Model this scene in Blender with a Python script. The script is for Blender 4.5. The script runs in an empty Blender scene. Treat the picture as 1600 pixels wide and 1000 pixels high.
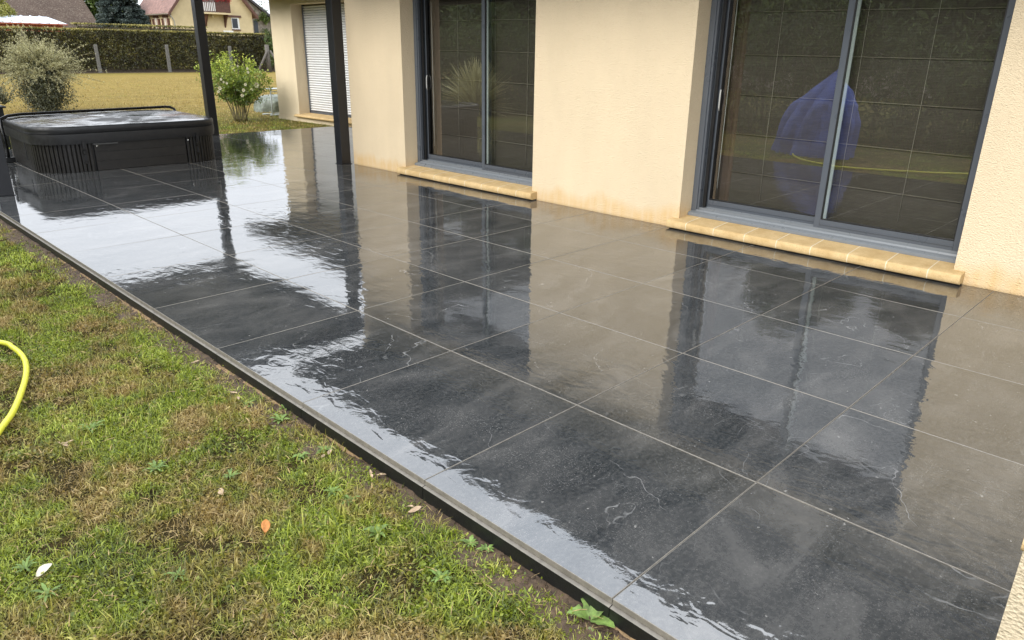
import bpy, math, random
import numpy as np
from mathutils import Matrix, Vector
random.seed(7); rng = np.random.default_rng(7)
scene = bpy.context.scene
COL = scene.collection
R_ = math.radians

# ------------------------------------------------------------------ camera
CAMR = np.array([0.70226, -0.71180, 0.01308]); PIX = 1134.48
YAW, PITCH, ROLL = 0.7921, -0.3549, 0.0131
CPOS = np.array([-1.4798, -1.0152, 1.5454])
def cam_axes():
    f = np.array([math.sin(YAW)*math.cos(PITCH), math.cos(YAW)*math.cos(PITCH), math.sin(PITCH)])
    rt = np.cross(f, [0, 0, 1]); rt /= np.linalg.norm(rt); up = np.cross(rt, f)
    c, s = math.cos(ROLL), math.sin(ROLL)
    return c*rt+s*up, -s*rt+c*up, f
RT, UP, FW = cam_axes()
cd = bpy.data.cameras.new('camera'); cam = bpy.data.objects.new('camera', cd); COL.objects.link(cam)
cd.sensor_width = 36; cd.lens = PIX/1600*36; cd.clip_start = 0.05; cd.clip_end = 2000
mw = Matrix.Identity(4)
for i, v in enumerate((RT, UP, -FW)):
    for j in range(3): mw[j][i] = v[j]
for j in range(3): mw[j][3] = CPOS[j]
cam.matrix_world = mw
scene.camera = cam

# ------------------------------------------------------------------ sky, sun, exposure
EXPOSURE = 0.65
SUN_EL, SUN_AZ = R_(30), R_(262)          # compass from +Y towards +X
W = bpy.data.worlds.new('World'); scene.world = W; W.use_nodes = True
nt = W.node_tree; nt.nodes.clear()
def wn(t, **k):
    n = nt.nodes.new(t)
    for a, b in k.items(): setattr(n, a, b)
    return n
out = wn('ShaderNodeOutputWorld'); bg = wn('ShaderNodeBackground'); bg.inputs['Strength'].default_value = 0.1
sky = wn('ShaderNodeTexSky', sky_type='NISHITA', sun_disc=False, sun_elevation=SUN_EL, sun_rotation=SUN_AZ)
sky.air_density = 1.0; sky.dust_density = 3.0
tc = wn('ShaderNodeTexCoord'); mp = wn('ShaderNodeMapping'); mp.inputs['Scale'].default_value = (1, 1, 2.6)
no = wn('ShaderNodeTexNoise'); no.inputs['Scale'].default_value = 1.6; no.inputs['Detail'].default_value = 5; no.inputs['Roughness'].default_value = .55
cr = wn('ShaderNodeValToRGB')
cr.color_ramp.elements[0].position = .3; cr.color_ramp.elements[0].color = (12.6, 13.8, 15.6, 1)
cr.color_ramp.elements[1].position = .72; cr.color_ramp.elements[1].color = (19.5, 20.1, 21.0, 1)
mx = wn('ShaderNodeMix', data_type='RGBA'); mx.inputs[0].default_value = .9
L = nt.links.new
L(tc.outputs['Generated'], mp.inputs[0]); L(mp.outputs[0], no.inputs['Vector']); L(no.outputs['Fac'], cr.inputs[0])
L(sky.outputs[0], mx.inputs[6]); L(cr.outputs[0], mx.inputs[7]); 
sx = wn('ShaderNodeSeparateXYZ'); L(tc.outputs['Generated'], sx.inputs[0])
mr = wn('ShaderNodeMapRange'); mr.inputs['From Min'].default_value = 0.; mr.inputs['From Max'].default_value = .8; mr.inputs['To Min'].default_value = .60; mr.inputs['To Max'].default_value = 1.06
vm = wn('ShaderNodeVectorMath', operation='SCALE'); L(sx.outputs[2], mr.inputs[0]); L(mx.outputs[2], vm.inputs[0]); L(mr.outputs[0], vm.inputs['Scale']); L(vm.outputs[0], bg.inputs[0]); L(bg.outputs[0], out.inputs[0])
sd = bpy.data.lights.new('sun', 'SUN'); sd.energy = 2.1; sd.angle = R_(34); sd.color = (1, .965, .90)
so = bpy.data.objects.new('sun', sd); COL.objects.link(so)
sdir = Vector((math.sin(SUN_AZ)*math.cos(SUN_EL), math.cos(SUN_AZ)*math.cos(SUN_EL), math.sin(SUN_EL)))
so.rotation_euler = sdir.to_track_quat('Z', 'Y').to_euler(); so.location = (-6, -2, 9)
scene.view_settings.view_transform = 'Standard'; scene.view_settings.look = 'None'
scene.view_settings.exposure = EXPOSURE; scene.view_settings.gamma = 1
scene.cycles.max_bounces = 8; scene.cycles.transparent_max_bounces = 12

# ------------------------------------------------------------------ pixel -> point helpers (photo pixels, 1600 wide)
def ray(u, v): return RT*(u-800)/PIX - UP*(v-500)/PIX + FW
def at_x(u, v, x): d = ray(u, v); return CPOS + d*(x-CPOS[0])/d[0]
def at_y(u, v, y): d = ray(u, v); return CPOS + d*(y-CPOS[1])/d[1]
def at_z(u, v, z): d = ray(u, v); return CPOS + d*(z-CPOS[2])/d[2]

# ------------------------------------------------------------------ materials
class NT:
    def __init__(s, name):
        s.m = bpy.data.materials.new(name); s.m.use_nodes = True
        s.t = s.m.node_tree; s.t.nodes.clear()
        s.out = s.t.nodes.new('ShaderNodeOutputMaterial')
    def n(s, t, ins=None, **k):
        nd = s.t.nodes.new(t)
        for a, b in k.items(): setattr(nd, a, b)
        for a, b in (ins or {}).items(): s.put(nd.inputs[a], b)
        return nd
    def put(s, sock, v):
        if isinstance(v, bpy.types.NodeSocket): s.t.links.new(v, sock)
        elif isinstance(v, (tuple, list)) and sock.type == 'RGBA' and len(v) == 3: sock.default_value = (*v, 1)
        else: sock.default_value = v
    def pos(s): return s.n('ShaderNodeNewGeometry').outputs['Position']
    def mapv(s, v, scale=(1, 1, 1), rot=(0, 0, 0)): return s.n('ShaderNodeMapping', {'Vector': v, 'Scale': scale, 'Rotation': rot}).outputs[0]
    def noise(s, v, scale=5, detail=3, rough=.5, dist=0): return s.n('ShaderNodeTexNoise', {'Vector': v, 'Scale': scale, 'Detail': detail, 'Roughness': rough, 'Distortion': dist}).outputs['Fac']
    def math(s, op, a, b=0., c=None, clamp=False):
        nd = s.n('ShaderNodeMath', operation=op, use_clamp=clamp); s.put(nd.inputs[0], a); s.put(nd.inputs[1], b)
        if c is not None: s.put(nd.inputs[2], c)
        return nd.outputs[0]
    def ramp(s, f, stops):
        nd = s.n('ShaderNodeValToRGB', {'Fac': f}); e = nd.color_ramp.elements
        while len(e) < len(stops): e.new(.5)
        for k, (p, c) in enumerate(stops):
            e[k].position = p; e[k].color = (c, c, c, 1) if isinstance(c, (int, float)) else (*c, 1)
        return nd.outputs[0]
    def mix(s, f, a, b, mode='MIX'):
        nd = s.n('ShaderNodeMix', data_type='RGBA', blend_type=mode); s.put(nd.inputs[0], f); s.put(nd.inputs[6], a); s.put(nd.inputs[7], b)
        return nd.outputs[2]
    def bump(s, h, strength=1., dist=.01, normal=None):
        nd = s.n('ShaderNodeBump', {'Height': h, 'Strength': strength, 'Distance': dist})
        if normal is not None: s.put(nd.inputs['Normal'], normal)
        return nd.outputs[0]
    def attr(s, name): return s.n('ShaderNodeAttribute', attribute_name=name).outputs['Fac']
    def sep(s, v): return s.n('ShaderNodeSeparateXYZ', {0: v}).outputs
    def bsdf(s, **k):
        nd = s.n('ShaderNodeBsdfPrincipled')
        for a, b in k.items(): s.put(nd.inputs[a.replace('_', ' ')], b)
        s.t.links.new(nd.outputs[0], s.out.inputs[0]); return s.m
M = {}
def simple(name, col, rough=.5, var=.15, scale=8., bump=0., bscale=60., metallic=0., spec=.5, detail=4):
    t = NT(name); p = t.pos()
    n = t.noise(p, scale, detail, .6)
    lo = tuple(c*(1-var) for c in col); hi = tuple(min(1, c*(1+var)) for c in col)
    c = t.ramp(n, [(.3, lo), (.7, hi)])
    kw = dict(Base_Color=c, Roughness=t.ramp(t.noise(p, scale*2.3, 3), [(.3, max(0, rough-.08)), (.7, min(1, rough+.08))]), Metallic=metallic, Specular_IOR_Level=spec)
    if bump: kw['Normal'] = t.bump(t.noise(p, bscale, 3), 1, bump)
    M[name] = t.bsdf(**kw); return M[name]

# stucco (with the wet sandy stain that creeps up from the terrace)
def stucco(name, col, stain=True, bd=.006):
    t = NT(name); p = t.pos()
    big = t.noise(t.mapv(p, (1, 1, .35)), 1.3, 4, .6)
    c = t.ramp(big, [(.3, tuple(x*.93 for x in col)), (.7, tuple(x*1.04 for x in col))])
    grit = t.noise(p, 210, 2, .6)
    c = t.mix(t.ramp(grit, [(.30, .22), (.44, 0.)]), c, tuple(x*.62 for x in col))
    fine = t.noise(p, 105, 3, .6)
    v = t.n('ShaderNodeTexVoronoi', {'Vector': t.mapv(p, (1, 1, 1.3)), 'Scale': 85.}).outputs['Distance']
    if stain:
        z = t.sep(p)[2]
        edge = t.math('ADD', t.math('MULTIPLY', t.noise(t.mapv(p, (1, 1, .2)), 2.1, 4, .6), .42), -.03)
        hgt = t.math('DIVIDE', t.math('SUBTRACT', edge, z), .10, clamp=True)
        run = t.ramp(t.noise(t.mapv(p, (1, 1, .12)), 14, 4, .65), [(.35, .45), (.65, 1.)])
        c = t.mix(t.math('MULTIPLY', t.math('MULTIPLY', hgt, run), .72), c, (.64, .42, .18))
        dirt = t.math('DIVIDE', t.math('SUBTRACT', t.math('MULTIPLY', fine, .05), z), .03, clamp=True)
        c = t.mix(t.math('MULTIPLY', dirt, .45), c, (.30, .18, .08))
    h = t.math('ADD', t.math('MULTIPLY', fine, 1.2), t.math('MULTIPLY', v, .8))
    M[name] = t.bsdf(Base_Color=c, Roughness=.9, Specular_IOR_Level=.15, Normal=t.bump(h, .9, bd))
stucco('stucco', (.70, .575, .395), bd=.0065)
stucco('stucco_plain', (.68, .57, .40), False, .0065)

# wet slate-look porcelain slabs
def tile_mat():
    t = NT('slate_tile'); p = t.pos(); r = t.attr('rnd')
    off = t.n('ShaderNodeCombineXYZ', {0: t.math('MULTIPLY', r, 37.), 1: t.math('MULTIPLY', r, 91.), 2: 0.}).outputs[0]
    q = t.n('ShaderNodeVectorMath', {0: p, 1: off}, operation='ADD').outputs[0]
    sl = t.math('FRACT', t.math('MULTIPLY', r, 13.7))
    cloud = t.noise(t.mapv(q, (1, 1.9, 1), (0, 0, .5)), 1.9, 8, .62, .7)
    cloud = t.math('ADD', cloud, t.math('MULTIPLY', t.math('SUBTRACT', sl, .5), .12))
    c = t.ramp(cloud, [(.28, (.016, .019, .021)), (.44, (.030, .033, .035)), (.58, (.055, .056, .056)), (.76, (.11, .107, .102))])
    strk = t.noise(t.mapv(q, (1, 5, 1), (0, 0, .5)), 5, 6, .7)
    c = t.mix(t.ramp(strk, [(.52, 0.), (.75, .30)]), c, (.12, .118, .112))
    grain = t.noise(q, 55, 5, .75)
    c = t.mix(t.ramp(grain, [(.44, 0.), (.72, .50)]), c, (.13, .127, .12))
    zone = t.ramp(t.noise(q, 3.2, 3, .6), [(.45, 0.), (.62, 1.)])
    speck = t.noise(q, 120, 3, .75)
    c = t.mix(t.math('MULTIPLY', zone, t.ramp(speck, [(.56, 0.), (.70, .75)])), c, (.20, .195, .185))
    dots = t.noise(q, 34, 2, .5)
    c = t.mix(t.ramp(dots, [(.735, 0.), (.75, .6)]), c, (.30, .29, .27))
    # thin mineral veins
    def vein(sc, w, sd_, dt=.35):
        wq = t.n('ShaderNodeVectorMath', {0: q, 1: (sd_, sd_*2, 0)}, operation='ADD').outputs[0]
        n = t.noise(wq, sc, 5, .5, dt)
        d = t.math('ABSOLUTE', t.math('SUBTRACT', n, .5))
        return t.math('SUBTRACT', 1., t.math('DIVIDE', d, w, clamp=True))
    patch = t.ramp(t.noise(q, 1.7, 2), [(.50, 0.), (.64, 1.)])
    v1 = t.math('MULTIPLY', vein(.8, .0022, 3.1), patch)
    v2 = t.math('MULTIPLY', vein(1.7, .0030, 9.7), t.ramp(t.noise(q, 2.3, 3), [(.52, 0.), (.68, .5)]))
    v3 = t.math('MULTIPLY', vein(3.1, .006, 17.3, .8), t.ramp(t.noise(q, 1.9, 3), [(.55, 0.), (.72, .55)]))
    v4 = t.math('MULTIPLY', vein(.55, .0012, 27.1, .2), t.ramp(t.noise(q, 1.1, 2), [(.45, 0.), (.6, .8)]))
    brk = t.ramp(t.noise(q, 14, 4, .7), [(.38, .15), (.6, 1.)])
    vv = t.math('MULTIPLY', brk, t.math('MAXIMUM', t.math('MAXIMUM', v1, v2), t.math('MAXIMUM', v3, v4)))
    c = t.mix(t.math('MULTIPLY', vv, .72), c, (.34, .335, .325))
    # water film: relief from slate and ripples where it is deep
    wet = t.noise(p, .75, 3, .55)
    deep = t.ramp(wet, [(.40, 0.15), (.62, 1.)])
    rip = t.noise(t.mapv(p, (1.0, .55, 1), (0, 0, .7)), 14, 2, .5, .6)
    med = t.noise(t.mapv(q, (1, 1.4, 1), (0, 0, .5)), 38, 3, .6)
    slow = t.noise(p, 2.3, 2, .5)
    fine = t.noise(q, 300, 2, .6)
    nb = t.bump(slow, 1., .0028)
    nb = t.bump(t.math('MULTIPLY', rip, deep), 1., .0019, nb)
    nb2 = t.bump(med, 1., .00013, nb)
    rough = t.math('ADD', t.ramp(t.noise(q, 7, 5, .7), [(.45, .0), (.85, .04)]), t.math('MULTIPLY', vv, .2))
    M['slate_tile'] = t.bsdf(Base_Color=c, Roughness=rough, IOR=2.3, Specular_IOR_Level=.5, Normal=nb2)
tile_mat()
simple('tile_body', (.21, .19, .16), .45, .2, 30, .001, 120)
simple('tile_joint', (.36, .35, .325), .6, .25, 30, .001, 120)
simple('riser_face', (.009, .010, .010), .42, .5, 60, .0008, 200)
simple('soil', (.085, .055, .032), .85, .5, 22, .02, 55)
simple('mortar_bed', (.26, .17, .085), .9, .3, 30, .01, 80)
simple('alu', (.080, .090, .105), .32, .02, 2)
simple('alu_dark', (.012, .015, .022), .35, .1, 6)
simple('gasket_and_shade', (.004, .004, .004), .5, .1)
simple('alu_light', (.17, .185, .20), .33, .03, 9)
simple('spacer', (.30, .34, .33), .5, .05)
simple('pergola_metal', (.011, .012, .015), .38, .1, 5, .0002, 250)
simple('pergola_front', (.011, .012, .015), .38, .1, 5, .0002, 250)
simple('soffit', (.035, .035, .038), .6, .1)
simple('gutter', (.05, .052, .055), .35, .1)
simple('roof_slate', (.045, .04, .04), .6, .3, 9, .02, 14)
simple('interior', (.10, .075, .05), .8, .1)
simple('curtain', (.10, .065, .045), .8, .12, 6)
simple('cord', (.26, .235, .19), .7, .1)
simple('rod', (.14, .12, .09), .6, .1)
simple('chain', (.40, .40, .38), .5, .1)
simple('shutter', (.70, .70, .70), .45, .03, 4)
simple('spa_shell', (.009, .008, .007), .5, .35, 20, .001, 90)
simple('spa_panel', (.013, .0115, .010), .42, .4, 14, .001, 120)
simple('spa_strap', (.008, .008, .009), .5, .1)
simple('spa_tube', (.004, .004, .004), .3, .1)
simple('metal_knob', (.75, .75, .72), .2, .05, metallic=1.)
simple('nameplate', (.06, .06, .058), .5, .05)
simple('hose', (.62, .60, .05), .38, .12, 30)
simple('tarp', (.14, .16, .13), .5, .35, 12, .01, 18)
simple('tarp_blue', (.075, .125, .42), .6, .25, 4, .01, 9)
simple('white_frame', (.38, .42, .42), .4, .1)
simple('concrete_post', (.115, .11, .10), .85, .3, 14, .01, 40)
simple('post_wood', (.10, .088, .075), .85, .35, 14, .01, 40)
simple('nh_wall', (.60, .485, .285), .85, .08, 2, .004, 30)
simple('nh_roof', (.20, .115, .095), .8, .35, 3.5, .02, 9)
simple('brown_wood', (.10, .042, .028), .6, .3, 9)
simple('white_paint', (.72, .71, .68), .5, .05)
simple('shutter_pale', (.42, .33, .25), .6, .2, 6)
simple('dark_glass', (.02, .025, .03), .08, .1)
simple('stone_wall', (.24, .21, .17), .9, .5, 3.5, .05, 6)
simple('red_flower', (.42, .012, .02), .6, .5, 30)
simple('zinc', (.35, .33, .28), .4, .1)
simple('shed_roof', (.50, .54, .60), .35, .08, 3)
simple('shed_wall', (.33, .085, .035), .7, .2, 5)
simple('thatch', (.075, .052, .038), .85, .1, 6)
simple('wire', (.05, .05, .05), .5, .1)
simple('lamp_glow', (.75, .65, .45), .4, .05)
simple('bark', (.09, .07, .05), .9, .4, 20, .01, 40)
simple('stem', (.12, .10, .05), .7, .3, 30)
simple('planter', (.02, .022, .025), .4, .2)
simple('leaf_dry', (.42, .30, .19), .7, .45, 40, .001, 90)
simple('leaf_orange', (.50, .20, .05), .7, .3, 40)
simple('petal', (.84, .80, .62), .6, .12, 30)
simple('straw_plant', (.34, .24, .10), .7, .5, 70)

# thatched / mossy roof with speckle
t = NT('barn_roof'); p = t.pos()
n1 = t.noise(p, 8, 4, .8); n2 = t.noise(p, 1.2, 4, .6)
c = t.ramp(n2, [(.3, (.055, .034, .024)), (.7, (.085, .058, .042))])
c = t.mix(t.ramp(n1, [(.52, 0.), (.70, .8)]), c, (.25, .21, .16))
M['barn_roof'] = t.bsdf(Base_Color=c, Roughness=.9, Normal=t.bump(n1, 1, .05))

# sill stone
t = NT('sill_stone'); p = t.pos()
c = t.ramp(t.noise(p, 9, 5, .65), [(.3, (.50, .345, .155)), (.7, (.66, .49, .26))])
c = t.mix(t.ramp(t.noise(p, 160, 2, .6), [(.33, .5), (.45, 0.)]), c, (.33, .19, .07))
M['sill_stone'] = t.bsdf(Base_Color=t.mix(t.ramp(t.noise(t.mapv(p, (1, 1, 1)), 3.4, 3, .6), [(.35, .22), (.6, 0.)]), c, (.40, .25, .10)), Roughness=.8, Specular_IOR_Level=.25, Normal=t.bump(t.noise(p, 110, 3, .7), 1., .005))
simple('sill_joint', (.66, .57, .40), .8, .1, 40)
simple('sill_under', (.05, .04, .03), .9, .3, 20)

# woven blind
t = NT('blind'); p = t.pos(); x, y, z = t.sep(p)[0], t.sep(p)[1], t.sep(p)[2]
wob = t.math('MULTIPLY', t.noise(t.mapv(p, (1, 3, 1)), 5, 3), .004)
s1 = t.math('SINE', t.math('MULTIPLY', t.math('ADD', z, wob), 2*math.pi/.011))
st = t.noise(t.mapv(p, (1, 2.5, 90)), 3, 3, .7)
c = t.ramp(st, [(.3, (.040, .031, .021)), (.7, (.085, .070, .050))])
c = t.mix(t.math('MULTIPLY', t.math('ADD', t.math('MULTIPLY', s1, .5), .5), .55), c, (.018, .013, .009))
M['blind'] = t.bsdf(Base_Color=c, Roughness=.75)

# glazing: reflects by angle, lets the rest through (double pane)
t = NT('glazing')
lw = t.n('ShaderNodeLayerWeight', {'Blend': .5}).outputs['Facing']
f5 = t.math('POWER', lw, 5.); fr = t.math('ADD', t.math('MULTIPLY', f5, .80), .19)
gl = t.n('ShaderNodeBsdfGlossy', {'Roughness': 0.0, 'Color': (1, 1, 1)}); tr = t.n('ShaderNodeBsdfTransparent', {'Color': (.93, .95, .94)})
ms = t.n('ShaderNodeMixShader', {0: fr, 1: tr.outputs[0], 2: gl.outputs[0]}); t.t.links.new(ms.outputs[0], t.out.inputs[0])
M['glazing'] = t.m

# spa cover: wet vinyl
t = NT('spa_cover'); p = t.pos()
wet = t.noise(p, 2.2, 4, .6, .5)
c = t.ramp(t.noise(p, 9, 4), [(.3, (.030, .028, .027)), (.7, (.055, .052, .05))])
M['spa_cover'] = t.bsdf(Base_Color=c, Roughness=t.ramp(wet, [(.42, .55), (.52, .12)]), IOR=1.6, Normal=t.bump(t.noise(p, 5, 3), 1, .006))
simple('spa_skirt', (.014, .014, .0145), .45, .25, 12, .002, 16)

# lawns
def lawn_mat():
    t = NT('lawn_ground'); p = t.pos(); s = t.sep(p)
    n1 = t.noise(p, .35, 4, .6); n2 = t.noise(p, 2.2, 5, .65); n3 = t.noise(t.mapv(p, (1, 2.5, 1)), 30, 4, .7)
    gold = t.ramp(n2, [(.3, (.22, .155, .038)), (.7, (.34, .245, .068))])
    green = t.ramp(n2, [(.3, (.060, .085, .014)), (.7, (.15, .155, .032))])
    # watered strip round the terrace and in front of the hedge stays green
    near = t.math('SUBTRACT', 1., t.math('DIVIDE', t.math('SUBTRACT', s[1], 15.), 6., clamp=True))
    far = t.math('DIVIDE', t.math('SUBTRACT', s[1], 46.), 5., clamp=True)
    m = t.math('ADD', t.math('MAXIMUM', near, t.math('MULTIPLY', far, .55)), t.math('MULTIPLY', t.math('SUBTRACT', n1, .5), 1.2), clamp=True)
    c = t.mix(m, gold, green)
    bandn = t.noise(t.mapv(p, (.10, 1, 1)), 1.7, 5, .7)
    c = t.mix(t.ramp(bandn, [(.42, .55), (.58, 0.)]), c, (.20, .145, .04))
    c = t.mix(t.ramp(n3, [(.35, .5), (.6, 0.)]), c, (.10, .085, .03))
    thatch = t.math('SUBTRACT', 1., t.math('DIVIDE', t.math('SUBTRACT', s[1], 9.), 2., clamp=True))
    thatch = t.math('MULTIPLY', thatch, t.math('DIVIDE', t.math('ADD', s[0], 2.4), .9, clamp=True))
    c = t.mix(thatch, c, t.ramp(t.noise(p, 25, 4, .7), [(.35, (.022, .020, .008)), (.7, (.09, .062, .022))]))
    M['lawn_ground'] = t.bsdf(Base_Color=c, Roughness=.95, Specular_IOR_Level=.1, Normal=t.bump(n3, 1, .03))
lawn_mat()
def grass_mat(name, goldness=0.):
    t = NT(name); p = t.pos(); a = t.attr('tint')
    n1 = t.noise(t.mapv(p, (1, 1, .01)), 1.9, 4, .62, .4); n2 = t.noise(t.mapv(p, (1, 1, .01)), 9., 3, .6)
    green = t.ramp(a, [(0., (.036, .056, .006)), (.35, (.155, .205, .016)), (.7, (.38, .44, .040)), (1., (.68, .69, .17))])
    olive = t.ramp(a, [(0., (.055, .052, .012)), (.4, (.20, .18, .032)), (.75, (.42, .36, .070)), (1., (.70, .62, .20))])
    straw = t.ramp(a, [(0., (.11, .070, .020)), (.5, (.36, .25, .072)), (1., (.68, .55, .24))])
    edgeg = t.math('MULTIPLY', t.math('SUBTRACT', 1., t.math('DIVIDE', t.math('ABSOLUTE', t.math('ADD', t.sep(p)[0], .10)), .35), clamp=True), .25)
    n3 = t.noise(t.mapv(p, (1, 1, .01)), .9, 3, .55)
    f = t.math('ADD', t.math('MULTIPLY', t.math('SUBTRACT', n1, .5), 4.6), t.math('MULTIPLY', t.math('SUBTRACT', n2, .5), 3.0))
    f = t.math('ADD', f, t.math('MULTIPLY', t.math('SUBTRACT', n3, .5), 3.0))
    f = t.math('SUBTRACT', t.math('ADD', f, .42+goldness), edgeg)
    f = t.math('ADD', f, t.math('MULTIPLY', t.math('DIVIDE', t.math('SUBTRACT', t.sep(p)[1], 15.), 6., clamp=True), .9), clamp=True)
    c = t.mix(t.math('MULTIPLY', f, 2., clamp=True), green, olive)
    c = t.mix(t.math('SUBTRACT', t.math('MULTIPLY', f, 2.), 1., clamp=True), c, straw)
    d = t.n('ShaderNodeBsdfDiffuse', {'Color': c}); tl = t.n('ShaderNodeBsdfTranslucent', {'Color': c})
    g = t.n('ShaderNodeBsdfGlossy', {'Roughness': .4, 'Color': (1, 1, 1)})
    m1 = t.n('ShaderNodeMixShader', {0: .3, 1: d.outputs[0], 2: tl.outputs[0]})
    m2 = t.n('ShaderNodeMixShader', {0: .035, 1: m1.outputs[0], 2: g.outputs[0]})
    t.t.links.new(m2.outputs[0], t.out.inputs[0]); M[name] = t.m
grass_mat('grass'); grass_mat('grass_far', .0)
def leafmat(name, stops, rough=.5, tr=.25, gloss=.04):
    t = NT(name); a = t.attr('tint'); c = t.ramp(a, stops)
    d = t.n('ShaderNodeBsdfDiffuse', {'Color': c}); tl = t.n('ShaderNodeBsdfTranslucent', {'Color': c})
    g = t.n('ShaderNodeBsdfGlossy', {'Roughness': rough, 'Color': (1, 1, 1)})
    m1 = t.n('ShaderNodeMixShader', {0: tr, 1: d.outputs[0], 2: tl.outputs[0]})
    m2 = t.n('ShaderNodeMixShader', {0: gloss, 1: m1.outputs[0], 2: g.outputs[0]})
    t.t.links.new(m2.outputs[0], t.out.inputs[0]); M[name] = t.m
leafmat('hedge_leaf', [(0, (.020, .020, .005)), (.40, (.080, .080, .016)), (.72, (.16, .135, .030)), (1, (.32, .28, .07))])
leafmat('hedge_top', [(0, (.12, .13, .03)), (1, (.40, .40, .12))])
leafmat('spruce_leaf', [(0, (.014, .024, .020)), (.6, (.058, .082, .070)), (1, (.18, .22, .20))])
leafmat('rose_leaf', [(0, (.05, .085, .012)), (.5, (.20, .28, .03)), (1, (.58, .62, .11))])
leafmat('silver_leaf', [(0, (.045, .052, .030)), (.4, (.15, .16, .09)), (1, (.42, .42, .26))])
leafmat('spray_leaf', [(0, (.20, .20, .09)), (.5, (.40, .38, .19)), (1, (.62, .58, .34))])
leafmat('tree_leaf', [(0, (.03, .055, .008)), (.6, (.10, .15, .025)), (1, (.24, .30, .06))])
leafmat('yellow_leaf', [(0, (.14, .15, .02)), (1, (.45, .42, .09))])
leafmat('weed_leaf', [(0, (.08, .17, .02)), (1, (.26, .42, .08))])
leafmat('straw_leaf', [(0, (.40, .38, .16)), (1, (.80, .76, .42))])

# ------------------------------------------------------------------ mesh builder and tagging
class MB:
    def __init__(s): s.v = []; s.f = []; s.m = []; s.sm = []
    def add(s, vs, fs, mi=0, smooth=False):
        b = len(s.v); s.v += [tuple(map(float, v)) for v in vs]; s.f += [tuple(i+b for i in f) for f in fs]; s.m += [mi]*len(fs); s.sm += [smooth]*len(fs); return s
    def box(s, x0, x1, y0, y1, z0, z1, mi=0, c=0.):
        """box, c = chamfer"""
        if c <= 0:
            v = [(x, y, z) for z in (z0, z1) for y in (y0, y1) for x in (x0, x1)]
            return s.add(v, [(0, 2, 3, 1), (4, 5, 7, 6), (0, 1, 5, 4), (2, 6, 7, 3), (0, 4, 6, 2), (1, 3, 7, 5)], mi)
        import bmesh
        bm = bmesh.new(); bmesh.ops.create_cube(bm, size=1)
        bmesh.ops.scale(bm, vec=(x1-x0, y1-y0, z1-z0), verts=bm.verts)
        bmesh.ops.translate(bm, vec=((x0+x1)/2, (y0+y1)/2, (z0+z1)/2), verts=bm.verts)
        bmesh.ops.bevel(bm, geom=bm.edges[:], offset=c, segments=1, affect='EDGES')
        vs = [v.co[:] for v in bm.verts]; fs = [[v.index for v in f.verts] for f in bm.faces]; bm.free()
        return s.add(vs, fs, mi)
    def tube(s, pts, r, n=8, mi=0, cap=True):
        pts = [np.array(p, float) for p in pts]; rs = r if hasattr(r, '__len__') else [r]*len(pts)
        vs = []; prev = None
        for i, p in enumerate(pts):
            d = pts[min(i+1, len(pts)-1)]-pts[max(i-1, 0)]; d /= np.linalg.norm(d)+1e-9
            if prev is None: a = np.cross(d, [0, 0, 1] if abs(d[2]) < .9 else [1, 0, 0])
            else: a = prev-d*np.dot(prev, d)
            a /= np.linalg.norm(a)+1e-9; prev = a; b = np.cross(d, a)
            for k in range(n): th = 2*math.pi*k/n; vs.append(p+(a*math.cos(th)+b*math.sin(th))*rs[i])
        fs = [(i*n+k, i*n+(k+1) % n, (i+1)*n+(k+1) % n, (i+1)*n+k) for i in range(len(pts)-1) for k in range(n)]
        if cap: fs += [tuple(range(n))[::-1], tuple((len(pts)-1)*n+k for k in range(n))]
        return s.add(vs, fs, mi, True)
    def prism(s, poly, axis, a0, a1, mi=0, smooth=False):
        """poly: list of 2D points; extruded along axis (0,1,2) between a0,a1"""
        n = len(poly)
        def mk(p, a):
            q = list(p); q.insert(axis, a); return q
        vs = [mk(p, a0) for p in poly]+[mk(p, a1) for p in poly]
        s.add(vs, [(i, (i+1) % n, n+(i+1) % n, n+i) for i in range(n)], mi, smooth)
        return s.add(vs, [tuple(range(n))[::-1], tuple(range(n, 2*n))], mi)
    def build(s, name, mats, parent=None, origin=None, **tagk):
        me = bpy.data.meshes.new(name)
        o3 = np.array(origin if origin is not None else (root_of(parent)['o3'] if parent else (0, 0, 0)), float)
        me.from_pydata([tuple(np.array(v)-o3) for v in s.v], [], s.f)
        for m in (mats if isinstance(mats, (list, tuple)) else [mats]): me.materials.append(M[m])
        me.polygons.foreach_set('material_index', s.m); me.polygons.foreach_set('use_smooth', s.sm)
        me.validate(); me.update()
        import bmesh
        bm = bmesh.new(); bm.from_mesh(me); bmesh.ops.recalc_face_normals(bm, faces=bm.faces); bm.to_mesh(me); bm.free()
        o = bpy.data.objects.new(name, me); COL.objects.link(o)
        if parent: o.parent = parent
        else: o.location = o3
        tag(o, **tagk); return o
ORI = {}
def root_of(o):
    while o.parent: o = o.parent
    return {'o3': ORI.get(o.name, (0, 0, 0))}
def tag(o, label=None, cat=None, group=None, kind=None):
    if label: o['label'] = label
    if cat: o['category'] = cat
    if group: o['group'] = group
    if kind: o['kind'] = kind
def thing(name, loc, label, cat, group=None, kind=None):
    o = bpy.data.objects.new(name, None); COL.objects.link(o); o.location = loc; o.empty_display_size = .2
    ORI[o.name] = tuple(loc); tag(o, label, cat, group, kind); return o
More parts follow.
